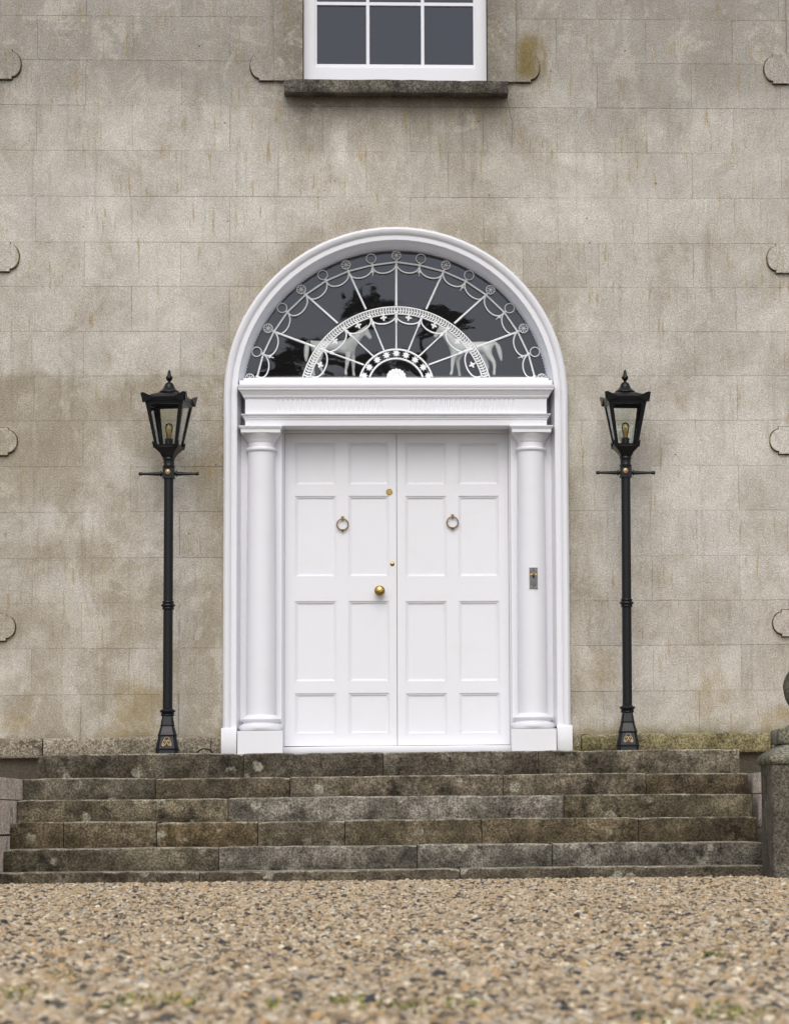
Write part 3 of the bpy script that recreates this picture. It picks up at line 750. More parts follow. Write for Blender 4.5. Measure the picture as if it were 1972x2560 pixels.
# inner swags with quatrefoils
inn = [TT(*p) for p in ((1645, 928), (1395, 966), (1146, 1080), (936, 1276), (835, 1535))]
fm_ = MB()
for i in range(4):
    a = i*pi/2; c_ = Vector((cos(a), sin(a)))*.0125; d_ = Vector((cos(a), sin(a))); s_ = Vector((-d_[1], d_[0]))
    fm_.prism([tuple(c_-d_*.011+s_*.002), tuple(c_+s_*.0068), tuple(c_+d_*.010+s_*.003), tuple(c_+d_*.010-s_*.003), tuple(c_-s_*.0068), tuple(c_-d_*.011-s_*.002)], -.004, .003)
    c2 = Vector((cos(a+pi/4), sin(a+pi/4)))
    fm_.tube([(0, 0, 0), (c2[0]*.011, 0, c2[1]*.011)], [.003, .002], 5)
fm_.tube([(0, 0, .02), (0, 0, .036)], .003, 5)
QUA = fm_.mesh('quatrefoil', IRONW, 0)
cen2 = cen
for s in (1, -1):
    for i in range(4):
        a, b = inn[i], inn[i+1]
        A = (s*a[0], a[1]); B = (s*b[0], b[1]); L = (Vector(a)-Vector(b)).length
        cen = (0, TT(1645, 1535)[1]); swag(A, B, L*.34, r=.0054); cen = cen2
        mid = (Vector(A)+Vector(B))/2; o_ = outward(mid); q = mid-o_*(.019 if i < 3 else .026)
        ob = link('quatrefoil', QUA, fan, (q[0], TY, q[1])); ob.rotation_euler = rot_to(o_)
hubs = [(1645, 1265), (1527, 1285), (1430, 1343), (1335, 1422)]
for k in range(4):
    for s in ((1,) if k == 0 else (1, -1)):
        A, B = inn[k], TT(*hubs[k]); A = Vector((s*A[0], A[1])); B = Vector((s*B[0], B[1])); d_ = B-A
        m = MB(); m.tube([p3(A), p3(A+d_*.05), p3(A+d_*.12), p3(A+d_*.17), p3(A+d_*.19), p3(A+d_*.27), p3(A+d_*.30), p3(B)], [.004, .009, .0105, .004, .0095, .0085, .0052, .0058], 6)
        m.build('radial_bar', IRONW, fan, 60)
for k in range(4):
    for s in ((1,) if k == 0 else (1, -1)): link('knot', KN, fan, (s*inn[k][0], TY, inn[k][1]))
# hub ring with stars and a palmette
zch = TT(1645, 1535+92)[1]; r1_, r2_ = 358*S1, 270*S1; zbt = zb_-zch
def harc(r, k=30):
    a0 = math.asin(zbt/r); return [(r*cos(a), TY, zch+r*sin(a)) for a in np.linspace(a0, pi-a0, k)]
for r in (r1_, r2_): MB().tube(harc(r), .0068, 6).build('hub_rim', IRONW, fan, 60)
st = MB(); st.prism([((.0285 if i % 2 == 0 else .0145)*cos(i*pi/8+.1)*.98, (.0285 if i % 2 == 0 else .0145)*sin(i*pi/8+.1)) for i in range(16)], -.004, .003)
st.tube([(0, -.006, 0), (0, 0, 0)], [.004, .009], 6); STAR = st.mesh('star', IRONW, 0)
for p in ((1645, 1312), (1551, 1330), (1464, 1375), (1387, 1446), (1338, 1528)):
    q = TT(*p); q = Vector((q[0], q[1]))
    for s in (1, -1):
        if p[0] == 1645 and s < 0: continue
        link('star', STAR, fan, (s*q[0], TY, q[1]))
pl = MB(); zc_ = TT(1645, 1545)[1]
for i in range(9):
    a = pi*i/8
    pl.lathe([(.0003, 0), (.0003, .001)], n=3)
    c_ = (cos(a)*.056, sin(a)*.052)
    pl.prism([(c_[0]+.0125*cos(b), zc_+c_[1]+.0125*sin(b)) for b in np.linspace(0, 2*pi, 11)[:-1]], TY-.004, TY+.002)
pl.prism([(.050*cos(b), zc_+.046*sin(b)) for b in np.linspace(0, pi, 14)], TY-.0025, TY+.0025)
for i in range(7):
    a = pi*(i+.5)/7; pl.tube([(0, TY-.004, zc_), (cos(a)*.040, TY-.006, zc_+sin(a)*.037)], [.004, .008], 6)
pl.build('palmette', IRONW, fan, 30)

# ------------------------------------------------------------------ horse figurines behind the fanlight
shelf_z = zz(944, .36)-.006
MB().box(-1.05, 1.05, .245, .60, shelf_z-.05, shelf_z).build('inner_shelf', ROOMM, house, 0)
def horse(chains, name, label, x0crop, y0crop, Yp):
    """chains: lists of (crop x, crop y, depth, radius); chain starts either fresh (first) or at an index of the first chain"""
    kx = 7.645
    verts = []; edges = []; rad = []
    def put(c): 
        x_, z_ = at(x0crop+c[0]/kx, y0crop+c[1]/kx, Yp); verts.append((x_, c[2], z_)); rad.append(c[3]); return len(verts)-1
    base = None
    first = []
    for root, ch in chains:
        prev = None if root is None else first[root]
        for c_ in ch:
            i = put(c_)
            if prev is not None: edges.append((prev, i))
            prev = i
            if root is None: first.append(i)
    mx = sum(v[0] for v in verts)/len(verts)
    me = bpy.data.meshes.new(name); me.from_pydata([(v[0]-mx, v[1], v[2]-shelf_z) for v in verts], edges, [])
    ob = bpy.data.objects.new(name, me); col.objects.link(ob)
    md = ob.modifiers.new('skin', 'SKIN'); md.use_smooth_shade = True; md.branch_smoothing = .6
    sub = ob.modifiers.new('sub', 'SUBSURF'); sub.levels = 2; sub.render_levels = 2
    sk = me.skin_vertices[0].data
    for i, r in enumerate(rad): sk[i].radius = (r, r); sk[i].use_root = (i == 0)
    dg = bpy.context.evaluated_depsgraph_get(); new = bpy.data.meshes.new_from_object(ob.evaluated_get(dg))
    bpy.data.objects.remove(ob); bpy.data.meshes.remove(me)
    new.name = name; new.materials.clear(); new.materials.append(PORC)
    new.polygons.foreach_set('use_smooth', [True]*len(new.polygons))
    o = link(name, new, None, (mx, Yp, shelf_z))
    return tag(o, label, 'figurine', 'horse figurines behind the fanlight')
LH = [(None, [(400, 470, 0, .048), (560, 500, 0, .050), (760, 520, 0, .052), (960, 510, 0, .058), (1070, 440, 0, .050), (1150, 340, 0, .040), (1230, 250, 0, .031), (1310, 190, 0, .025), (1365, 250, 0, .0205), (1405, 320, 0, .016), (1430, 365, 0, .013)]),
      (7, [(1350, 125, .010, .007), (1372, 92, .012, .003)]), (7, [(1345, 125, -.010, .007), (1362, 95, -.012, .003)]),
      (3, [(1010, 640, -.026, .030), (990, 760, -.026, .0175), (975, 865, -.026, .0135), (955, 960, -.026, .0095), (950, 1020, -.026, .0105), (958, 1075, -.028, .0135)]),
      (3, [(1075, 640, .026, .030), (1085, 760, .026, .0175), (1095, 865, .026, .0135), (1095, 960, .026, .0095), (1100, 1020, .026, .0105), (1115, 1075, .024, .0135)]),
      (0, [(430, 600, -.028, .040), (470, 700, -.028, .025), (440, 800, -.028, .0155), (450, 880, -.028, .0125), (490, 970, -.028, .010), (515, 1020, -.028, .011), (532, 1075, -.028, .0135)]),
      (0, [(380, 600, .028, .040), (390, 700, .028, .025), (330, 800, .028, .0155), (325, 880, .028, .0125), (330, 970, .028, .010), (335, 1020, .028, .011), (345, 1075, .028, .0135)]),
      (0, [(255, 400, 0, .018), (210, 480, 0, .020), (200, 600, 0, .021), (195, 720, 0, .016), (192, 800, 0, .005)])]
horse(LH, 'horse_figurine', 'white horse figurine facing right behind the left half of the fanlight', 740, 800, .36)
RHc = [(None, [(1190, 490, 0, .050), (1040, 510, 0, .050), (860, 530, 0, .050), (650, 520, 0, .058), (560, 440, 0, .050), (480, 340, 0, .040), (410, 250, 0, .031), (320, 185, 0, .025), (260, 240, -.006, .021), (220, 300, -.010, .0165), (198, 340, -.012, .014)]),
       (7, [(290, 125, .010, .007), (280, 95, .012, .003)]), (7, [(300, 125, -.010, .007), (292, 95, -.012, .003)]),
       (3, [(560, 650, -.026, .030), (550, 760, -.026, .0175), (540, 865, -.026, .0135), (532, 960, -.026, .0095), (522, 1020, -.026, .0105), (505, 1075, -.028, .0135)]),
       (3, [(630, 650, .026, .030), (635, 760, .026, .0175), (650, 865, .026, .0135), (668, 960, .026, .0095), (675, 1020, .026, .0105), (680, 1075, .024, .0135)]),
       (0, [(1210, 610, -.028, .040), (1230, 690, -.028, .026), (1320, 800, -.028, .0165), (1340, 870, -.028, .013), (1338, 970, -.028, .010), (1335, 1020, -.028, .011), (1328, 1075, -.028, .0135)]),
       (0, [(1160, 610, .028, .040), (1140, 700, .028, .026), (1200, 800, .028, .0165), (1215, 870, .028, .013), (1210, 970, .028, .010), (1205, 1020, .028, .011), (1195, 1075, .028, .0135)]),
       (0, [(1350, 430, 0, .016), (1410, 500, 0, .020), (1440, 600, 0, .020), (1460, 700, 0, .015), (1478, 785, 0, .005)])]
horse(RHc, 'horse_figurine', 'white horse figurine facing left behind the right half of the fanlight', 1060, 800, .36)

# ------------------------------------------------------------------ steps, flanking walls and piers
steps = thing('stone_steps', 'broad flight of weathered stone steps below the white door', 'steps', (0, -1.2, 0))
XL, XR = -2.355, 2.265
br_ = (1.0, .90, .74); gy = (1.9, 2.15, 2.7); wm = (1.25, 1.08, .88); dk = (.72, .70, .68); md_ = (1.15, 1.08, 1.0)
rowsS = [ # front y, z0, z1, survey row, x bounds in survey px, tints
    (-.70, .645, .809, 1911, [95, 609, 958, 1346, 1848], [(.85, .84, .80), (.8, .78, .75), (.85, .83, .80), (1.15, 1.12, 1.05)], None),
    (-1.0, .511, .650, 1967, [56, 389, 725, 1257, 1614, 1869], [(.95, .95, .90), (.88, .82, .70), (1.4, 1.34, 1.27), (1.4, 1.34, 1.24), (.92, .82, .66)], 1),
    (-1.3, .367, .516, 2024, [44, 571, 1409, 1879], [(1.25, 1.22, 1.05), (1.78, 1.86, 2.02), (1.2, 1.18, 1.0)], 1),
    (-1.6, .213, .371, 2085, [24, 160, 392, 645, 862, 1204, 1596, 1891], [(.98, .88, .70), (1.1, 1.0, .82), (1.05, .90, .64), (1.25, 1.2, 1.08), (1.12, 1.04, .86), (1.25, 1.14, .92), (.85, .78, .62)], 1),
    (-1.9, .070, .218, 2143, [9, 547, 1043, 1380, 1906], [(.88, .87, .76), (1.5, 1.56, 1.68), (1.62, 1.7, 1.86), (1.62, 1.7, 1.86)], 1),
    (-2.2, -.10, .075, 2185, [-60, 500, 1150, 1915], [(.90, .87, .78), (1.0, .95, .86), (.9, .87, .80)], None)]
sd_i = 200
for yf, z0, z1, py, bx, tints, _ in rowsS:
    for k in range(len(bx)-1):
        g0 = .004 if k else 0; 
        x0, x1 = at(bx[k], py, yf)[0]+g0/2, at(bx[k+1], py, yf)[0]-.003
        dz = random.uniform(-.004, .004)
        o = rough_box(x0, x1, yf+random.uniform(-.006, .006), yf+(.76 if yf == -.70 else .40), z0-.01, z1+dz, .07, .0028, .012, sd_i, .004).build('step_stone', STONE, steps, 55)
        o.location = (0, 1.2, 0)
        t = tints[k]; o.color = (t[0], t[1], t[2], 1); sd_i += 1
# flank walls each side of the flight
for s, xa, xb, lab in ((-1, -3.05, XL-.012, 'low pale stone flank wall at the left end of the steps'), (1, XR+.012, 2.95, 'low pale stone flank wall at the right end of the steps, beside the pier')):
    fw = thing('flank_wall', lab, 'wall', ((xa+xb)/2, -1.2, 0), 'flank walls of the steps')
    for (ya, yb_), (za, zb) in (((-2.15, -.02), (.0, .30)), ((-2.15, -.02), (.304, .512)), ((-2.15, -.02), (.515, .648))):
        rough_box(xa, xb, ya, yb_, za, zb, .12, .003, .012, int(za*100)+s).build('wall_stone', CHEEK, fw, 50).location = (-(xa+xb)/2, 1.2, 0)
# piers
def pier(px, label):
    p = thing('gate_pier', label, 'pier', (px, -2.45, 0), 'stone piers with ball finials at the foot of the steps')
    h = .285
    def sq(hw, z, r=.03, k=3):
        pts = []
        for cx_, cy_, a0_ in ((hw-r, hw-r, 0), (-hw+r, hw-r, pi/2), (-hw+r, -hw+r, pi), (hw-r, -hw+r, 3*pi/2)):
            for i in range(k+1):
                a = a0_+pi/2*i/k; pts.append((cx_+r*cos(a), cy_+r*sin(a), z))
        return pts
    m = MB(); zt = .67
    m.ring_stack([sq(h*.97, -.05), sq(h*.965, .2), sq(h*.965, .45), sq(h*.97, zt)]); m.build('shaft', PIER, p, 40)
    zs_ = [zt, zt+.01, zt+.03, zt+.055, zt+.08, zt+.105, zt+.122]
    m = MB(); m.ring_stack([sq(h+o_, z_) for o_, z_ in zip((-.005, .006, .012, .004, -.025, -.065, -.085), zs_)]); m.build('cap', CAPST, p, 40)
    zb0 = zs_[-1]+.002
    m = MB(); m.ring_stack([sq(.213, zb0, .03), sq(.222, zb0+.015, .03), sq(.222, zb0+.075, .03), sq(.214, zb0+.088, .03)]); m.build('finial_block', CAPST, p, 40)
    z1_ = zb0+.089; rb = .168; zc_b = zz(1730, -2.45)
    prof = [(.16, z1_), (.155, z1_+.015), (.115, z1_+.04), (.095, z1_+.06), (.105, z1_+.085)]
    prof += [(rb*cos(a)*(.97 if a < 0 else 1), zc_b+rb*1.0*sin(a)) for a in np.linspace(-.92, 1.5, 18)]
    m = MB(); m.lathe(prof, n=36); m.build('ball_finial', PIER, p, 50)
    return p
pxr = at(1931, 2050, -2.45-.28)[0]+.275
pier(pxr, 'mossy stone pier with ball finial at the right foot of the steps')
pier(-pxr-.24, 'stone pier with ball finial at the left foot of the steps, mostly out of view')

# ------------------------------------------------------------------ lamp posts
LY = -.33; LZ = .811
def lz(py, px=420): return at(px, py, LY)[1]-LZ
lamp = thing('lamp_post', 'black lamp post with lantern turned aside, standing left of the white door', 'lamp post', (at(421, 1500, LY)[0], LY, LZ), 'pair of black lamp posts by the door')
S2 = 1/4819
def chs(f_):                                              # section of a chamfered square
    def k(a):
        a = (a+pi/4) % (pi/2)-pi/4
        return min(1/cos(a), 1.22/cos(pi/4-abs(a))) if abs(a) > 1e-9 else 1.0
    return k
AN = [i*pi/4+s_*radians(31) for i in range(0, 8, 2) for s_ in (-1, 1)]
def oct_sec(a, z):                                        # half-width a, broad front facet, narrow chamfers
    f_ = .68*a; return [(x_, y_, z) for x_, y_ in ((f_, -a), (a, -f_), (a, f_), (f_, a), (-f_, a), (-a, f_), (-a, -f_), (-f_, -a))]
yb = lambda c_: (1945-c_)*S2
prof = [(1945, 360), (1905, 352), (1815, 346), (1795, 368), (1772, 368), (1762, 352), (1385, 278), (1368, 296), (1338, 300), (1318, 286), (1062, 208), (1050, 222), (1025, 222), (1012, 210), (735, 165)]
m = MB(); m.ring_stack([oct_sec(a*S2, yb(c_)) for c_, a in prof]); m.build('base', BLACK, lamp, 20)
m = MB(); m.lathe([(.035, yb(740)), (.043, yb(730)), (.0465, yb(710)), (.0455, yb(690)), (.040, yb(678)), (.043, yb(660)), (.044, yb(635)), (.040, yb(622)), (.050, yb(610)), (.0535, yb(575)), (.050, yb(545)), (.038, yb(520)), (.033, yb(490)), (.030, yb(475))], n=28)
m.build('base_collar', BLACK, lamp, 40)
# gilt scroll emblem, two mirrored curling leaves on the front facet
m = MB()
def fy(c_): return -(278+(352-278)*(c_-1385)/(1762-1385))*S2-.001
for s_ in (-1, 1):
    E_ = lambda cx, cy: (s_*abs(840-cx)*S2*(1), fy(cy), yb(cy))
    m.tube([E_(835, 1405), E_(800, 1410), E_(770, 1440), E_(765, 1470), E_(745, 1500), E_(720, 1540), E_(705, 1600), E_(700, 1660), E_(725, 1685), E_(765, 1665), E_(805, 1625), E_(832, 1570), E_(825, 1520), E_(795, 1500), E_(770, 1530), E_(765, 1570)], [.0018, .0024, .0026, .002, .0027, .0022, .0024, .0034, .003, .0022, .002, .002, .0024, .002, .0024, .0018], 6)
    m.tube([E_(760, 1590), E_(745, 1620), E_(725, 1650)], [.002, .003, .002], 6)
m.build('emblem', GOLD, lamp, 50)
# fluted shaft
z0, z1 = yb(480), lz(900+1900/6.423); zc1, zc2 = lz(1480+225/5.2), lz(1480+115/5.2)
def flute(a): return 1-.055*max(0, cos(8*a))**2*1.0
m = MB(); m.lathe([(.0325, z0), (.0320, z0+.5), (.0312, z1)], n=64, sq=flute); m.build('shaft', BLACK, lamp, 60)
zm = lz(1480+175/5.2)
m = MB(); m.lathe([(.031, zm-.030), (.038, zm-.026), (.0395, zm-.020), (.038, zm-.013), (.035, zm-.010), (.044, zm-.007), (.0475, zm), (.044, zm+.007), (.036, zm+.010), (.037, zm+.018), (.0395, zm+.022), (.038, zm+.027), (.031, zm+.030)], n=28); m.build('collar', BLACK, lamp, 40)
L2 = lambda cy: lz(900+cy/6.423)
S3 = 1/2410
m = MB(); b0_, b1_ = L2(1905), L2(1738); bw = .0375
m.box(-bw, bw, -bw, bw, b0_+.012, b1_).box(-bw-.003, bw+.003, -bw-.003, bw+.003, b0_, b0_+.0115).box(-bw*.8, bw*.8, -bw-.0025, bw+.0025, b0_+.02, b1_-.012)
m.build('cross_block', BLACK, lamp, 20)
zr_ = L2(1805); m = MB(); m.ring_stack([[(r*cos(2*pi*j/14)-.004, -bw-d_, zr_+r*sin(2*pi*j/14)) for j in range(14)] for r, d_ in ((.017, .002), (.0165, .006), (.012, .008), (.011, .0075), (.006, .011), (.001, .012))])
m.build('boss', GOLD, lamp, 35)
zb_l = L2(1828)
for s_ in (-1, 1):
    m = MB(); m.tube([(s_*q, 0, zb_l+dz) for q, dz in ((.036, 0), (.045, 0), (.048, 0), (.056, 0), (.059, 0), (.066, 0), (.12, .0), (.174, 0), (.176, 0), (.182, 0), (.194, 0), (.199, 0))], [.010, .012, .019, .019, .012, .0135, .0105, .0085, .0115, .0120, .0120, .008], 14); m.build('ladder_bar', BLACK, lamp, 30)
m = MB(); n0, n1 = b1_, L2(1565)
m.lathe([(.036, n0), (.041, n0+.004), (.042, n0+.012), (.037, n0+.018), (.0355, n0+.022), (.0355, n1-.022), (.037, n1-.016), (.0415, n1-.012), (.0405, n1-.004), (.036, n1+.002)], n=28)
m.build('neck', BLACK, lamp, 40)
# lantern (children of the post; turned together)
lant = bpy.data.objects.new('lantern', None); col.objects.link(lant); lant.parent = lamp; lant.empty_display_size = .1
HB, HT = .075, .129; ZB, ZT = L2(1405), L2(690)
def sqs(h_, z): return [(h_, -h_, z), (h_, h_, z), (-h_, h_, z), (-h_, -h_, z)]
m = MB(); m.ring_stack([sqs(.036, n1), sqs(.040, n1+.010), sqs(.049, n1+.026), sqs(.064, n1+.044), sqs(HB+.004, n1+.058), sqs(HB+.006, ZB-.004), sqs(HB+.006, ZB+.003)], cap=True)
m.build('lantern_cup', BLACK, lant, 20)
m = MB()
ez = .036
for sx in (-1, 1):
    for sy in (-1, 1):
        q = [(sx*(HB+.008), sy*(HB+.008)), (sx*(HB-.030), sy*(HB+.008)), (sx*(HB+.008), sy*(HB-.030))]
        # two small ears per lower corner
        t_ = .008
        for ax in (0, 1):
            pr = [(HB-.034, ZB-.002), (HB+.010, ZB-.010), (HB+.016, ZB+ez), (HB+.002, ZB+ez-.006), (HB-.012, ZB+.010)]
            d0 = HB+.0035+ax*.0006
            vs = []
            for dd in (d0, d0+.004):
                for u_, z_ in pr:
                    k_ = dd+(z_-ZB)*.19
                    vs.append((sx*u_, sy*k_, z_) if ax == 0 else (sx*k_, sy*u_, z_))
            m.add(vs, [(0, 1, 2, 3, 4), (9, 8, 7, 6, 5)]+[(i, (i+1) % 5, (i+1) % 5+5, i+5) for i in range(5)])
m.build('corner_ear', BLACK, lant, 20)
m = MB(); bwid = .0195
for sx in (-1, 1):
    for sy in (-1, 1):                                     # four corner bars
        lo = [(sx*(HB-bwid), sy*HB, ZB), (sx*HB, sy*HB, ZB), (sx*HB, sy*(HB-bwid), ZB), (sx*(HB-.006), sy*(HB-.006), ZB)]
        hi = [(sx*(HT-bwid*1.5), sy*HT, ZT), (sx*HT, sy*HT, ZT), (sx*HT, sy*(HT-bwid*1.5), ZT), (sx*(HT-.006), sy*(HT-.006), ZT)]
        m.ring_stack([lo, hi])
def frame_ring(h0, h1, za_, zb_, th):
    for a in range(4):
        c_, s_ = cos(a*pi/2), sin(a*pi/2); r_ = lambda x_, y_, z_: (x_*c_-y_*s_, x_*s_+y_*c_, z_)
        m.ring_stack([[r_(-h0, -h0-.001, za_), r_(h0, -h0-.001, za_), r_(h0-th, -h0+th, za_), r_(-h0+th, -h0+th, za_)], [r_(-h1, -h1-.001, zb_), r_(h1, -h1-.001, zb_), r_(h1-th, -h1+th, zb_), r_(-h1+th, -h1+th, zb_)]])
frame_ring(HB, HB+.003, ZB, ZB+.014, .012)
frame_ring(HT-.004, HT, ZT-.022, ZT, .012)
frame_ring(HT+.004, HT+.010, ZT+.0005, ZT+.026, .02)
m.build('lantern_frame', BLACK, lant, 20)
for a in range(4):
    c_, s_ = cos(a*pi/2), sin(a*pi/2); r_ = lambda x_, y_, z_: (x_*c_-y_*s_, x_*s_+y_*c_, z_)
    g0_, g1_ = HB-.006, HT-.006
    MB().add([r_(-g0_+.004, -g0_, ZB+.004), r_(g0_-.004, -g0_, ZB+.004), r_(g1_-.004, -g1_, ZT-.004), r_(-g1_+.004, -g1_, ZT-.004)], [(0, 1, 2, 3)]).build('lantern_pane', LGLASS, lant, 0)
m = MB()                                                    # horned upper corners
for sx in (-1, 1):
    for sy in (-1, 1):
        for ax in (0, 1):
            u = HT
            pr = [(u-.075, ZT+.022), (u+.006, ZT-.012), (u+.012, ZT+.012), (u+.022, ZT+.052), (u+.007, ZT+.056), (u-.014, ZT+.046), (u-.045, ZT+.032)]
            d0 = HT+.0105+ax*.0007; vs = []
            for dd in (d0, d0+.004):
                for u_, z_ in pr:
                    k_ = dd+max(0, z_-ZT-.026)*.38
                    vs.append((sx*u_, sy*k_, z_) if ax == 0 else (sx*k_, sy*u_, z_))
            m.add(vs, [(0, 1, 2, 3, 4, 5, 6), (13, 12, 11, 10, 9, 8, 7)]+[(i, (i+1) % 7, (i+1) % 7+7, i+7) for i in range(7)])
m.build('corner_horn', BLACK, lant, 20)
m = MB(); zr0 = ZT+.024
m.ring_stack([sqs(HT+.002, zr0), sqs(HT-.016, zr0+.013), sqs(.098, zr0+.024), sqs(.070, zr0+.036), sqs(.060, zr0+.040)]); m.build('lantern_roof', BLACK, lant, 20)
zd = zr0+.040
m = MB(); m.lathe([(.050, zd), (.066, zd+.001), (.0685, zd+.006), (.067, zd+.011), (.059, zd+.017), (.044, zd+.029), (.035, zd+.044), (.030, zd+.058), (.023, zd+.069), (.012, zd+.074), (.009, zd+.077)], n=28); m.build('chimney_cap', BLACK, lant, 40)
zf = zd+.074
m = MB(); m.lathe([(.0105, zf), (.0095, zf+.007), (.0145, zf+.013), (.0215, zf+.022), (.0235, zf+.031), (.021, zf+.038), (.014, zf+.045), (.0120, zf+.056), (.0098, zf+.070), (.0080, zf+.077), (.003, zf+.084)], n=18); m.build('finial', BLACK, lant, 40)
m = MB(); m.lathe([(.027, ZB-.01), (.027, ZB+.058), (.023, ZB+.060)], n=20); m.build('bulb_socket', SOCK, lant, 40)
zb5 = ZB+.060
m = MB(); m.lathe([(.013, zb5), (.016, zb5+.010), (.020, zb5+.030), (.0245, zb5+.055), (.0265, zb5+.072), (.025, zb5+.086), (.019, zb5+.097), (.010, zb5+.102), (.002, zb5+.1035)], n=22); m.build('bulb', BULBG, lant, 70)
m = MB()
for i in range(5):
    a = 2*pi*i/5; m.tube([(.007*cos(a), .007*sin(a), zb5+.012), (.011*cos(a+.3), .011*sin(a+.3), zb5+.072)], .0022, 5)
m.tube([(0, 0, zb5), (0, 0, zb5+.045)], .004, 6)
m.build('filament', FILA, lant, 50)
lant.rotation_euler = (0, 0, radians(-11))
# second post
lamp2 = copy_tree(lamp); lamp2.location = (at(1564, 1500, LY)[0], LY, LZ+.001)
tag(lamp2, 'black lamp post with lantern facing front, standing right of the white door')
lamp.rotation_euler = (0, 0, 0)
for c_ in children(lamp2):
    if c_.name.startswith('lantern') and c_.type == 'EMPTY': c_.rotation_euler = (0, 0, radians(3))
lamp2.rotation_euler = (0, radians(.22), 0)

# cable loop behind the left post
a = at(494, 1881, -.40); b = at(529, 1881, -.40); t_ = at(510, 1873.5, -.40)
pts = [(a[0]-.004, -.12, LZ+.006), (a[0]-.002, -.30, LZ+.008), (a[0], -.385, LZ+.014), (a[0]+.018, -.40, LZ+.026), (t_[0], -.405, LZ+.034), (b[0]-.014, -.40, LZ+.027), (b[0], -.385, LZ+.013), (b[0]+.006, -.30, LZ+.007), (b[0]+.006, -.10, LZ+.006)]
o = MB().tube(pts, .0055, 8).build('cable', RUBBER, None, 60); tag(o, 'short black cable looping on the top step beside the left lamp post', 'cable')

# ------------------------------------------------------------------ gravel
def stone_mat():
    n = NT('pebble'); r = n.n('ShaderNodeObjectInfo').outputs['Random']
    c = n.ramp(r, [(0, (0.036, 0.033, 0.032)), (.06, (0.082, 0.080, 0.076)), (.11, (0.125, 0.100, 0.069)), (.23, (0.252, 0.193, 0.121)), (.33, (0.391, 0.296, 0.184)), (.46, (0.486, 0.379, 0.250)), (.58, (0.541, 0.439, 0.306)),
                   (.67, (0.377, 0.320, 0.244)), (.74, (0.503, 0.332, 0.153)), (.80, (0.403, 0.296, 0.174)), (.86, (0.630, 0.528, 0.377)), (.91, (0.341, 0.315, 0.275)), (.96, (0.752, 0.664, 0.500)), (1, (0.478, 0.320, 0.194))])
    c, g = grain(n, c, 120, .25)
    n.bsdf(c, .75, 0, None, .3); return n.m
PEB = stone_mat()
CX, CYY = CAM[0], CAM[1]
P_ = []
def scatter(d0, d1, sp, sz, extra=.35, wid=.172):
    nd = int((d1-d0)/sp)
    hw = wid*d1+extra; nx = int(2*hw/sp)
    gx, gy = np.meshgrid(np.arange(nx)*sp-hw, np.arange(nd)*sp+d0)
    gx = gx+rng.uniform(-.5, .5, gx.shape)*sp; gy = gy+rng.uniform(-.5, .5, gy.shape)*sp
    ok = np.abs(gx) < wid*gy+extra
    x_, d_ = gx[ok], gy[ok]
    s_ = sz*np.exp(rng.normal(0, .33, len(x_)))
    P_.append(np.stack([x_+CX, d_+CYY, s_], 1))
scatter(4.3, 6.2, .0122, .0090); scatter(6.2, 9.0, .0116, .0080); scatter(9.0, 13.0, .0110, .0066); scatter(13.0, 17.86, .0118, .0068)
# loose bigger stones
k = 500; d_ = rng.uniform(4.4, 17.7, k); x_ = rng.uniform(-1, 1, k)*(.17*d_+.3)
P_.append(np.stack([x_+CX, d_+CYY, .0095*np.exp(rng.normal(0, .15, k))], 1))
# thinner scatter to the sides
k = 26000; x_ = rng.uniform(-5.5, 5.5, k); y_ = rng.uniform(-17, -2.15, k); d_ = y_-CYY; ok = np.abs(x_) > .172*d_+.3
P_.append(np.stack([x_[ok], y_[ok], .011*np.exp(rng.normal(0, .3, ok.sum()))], 1))
A = np.concatenate(P_); A[:, 2] = np.minimum(A[:, 2], .0145); A = A[~((A[:, 1] > -2.215) & (np.abs(A[:, 0]) < 5))]
# keep stones out of the piers
for px_ in (pxr, -pxr-.24): A = A[~((np.abs(A[:, 0]-px_) < .29) & (np.abs(A[:, 1]+2.45) < .29))]
N = len(A)
z_ = gz(A[:, 0], A[:, 1])+A[:, 2]*.25+rng.uniform(-.007, .007, N)
co = np.stack([A[:, 0], A[:, 1], z_], 1).astype(np.float32)
me = bpy.data.meshes.new('gravel'); me.vertices.add(N); me.vertices.foreach_set('co', co.ravel())
at_s = me.attributes.new('scl', 'FLOAT_VECTOR', 'POINT')
sc3 = np.stack([A[:, 2]*rng.uniform(.9, 1.35, N), A[:, 2]*rng.uniform(.75, 1.1, N), A[:, 2]*rng.uniform(.5, 1.0, N)], 1)
at_s.data.foreach_set('vector', sc3.astype(np.float32).ravel())
at_r = me.attributes.new('rot', 'FLOAT_VECTOR', 'POINT')
at_r.data.foreach_set('vector', np.stack([rng.normal(0, .35, N), rng.normal(0, .35, N), rng.uniform(0, 6.28, N)], 1).astype(np.float32).ravel())
me.update()
gravel = link('gravel', me); tag(gravel, 'tan and grey pebble gravel covering the forecourt', None, None, 'stuff')
ng = bpy.data.node_groups.new('gravel_scatter', 'GeometryNodeTree')
ng.interface.new_socket('Geometry', in_out='INPUT', socket_type='NodeSocketGeometry'); ng.interface.new_socket('Geometry', in_out='OUTPUT', socket_type='NodeSocketGeometry')
G = lambda t: ng.nodes.new(t); LK = ng.links.new
gi, go = G('NodeGroupInput'), G('NodeGroupOutput'); iop = G('GeometryNodeInstanceOnPoints'); jn = G('GeometryNodeJoinGeometry')
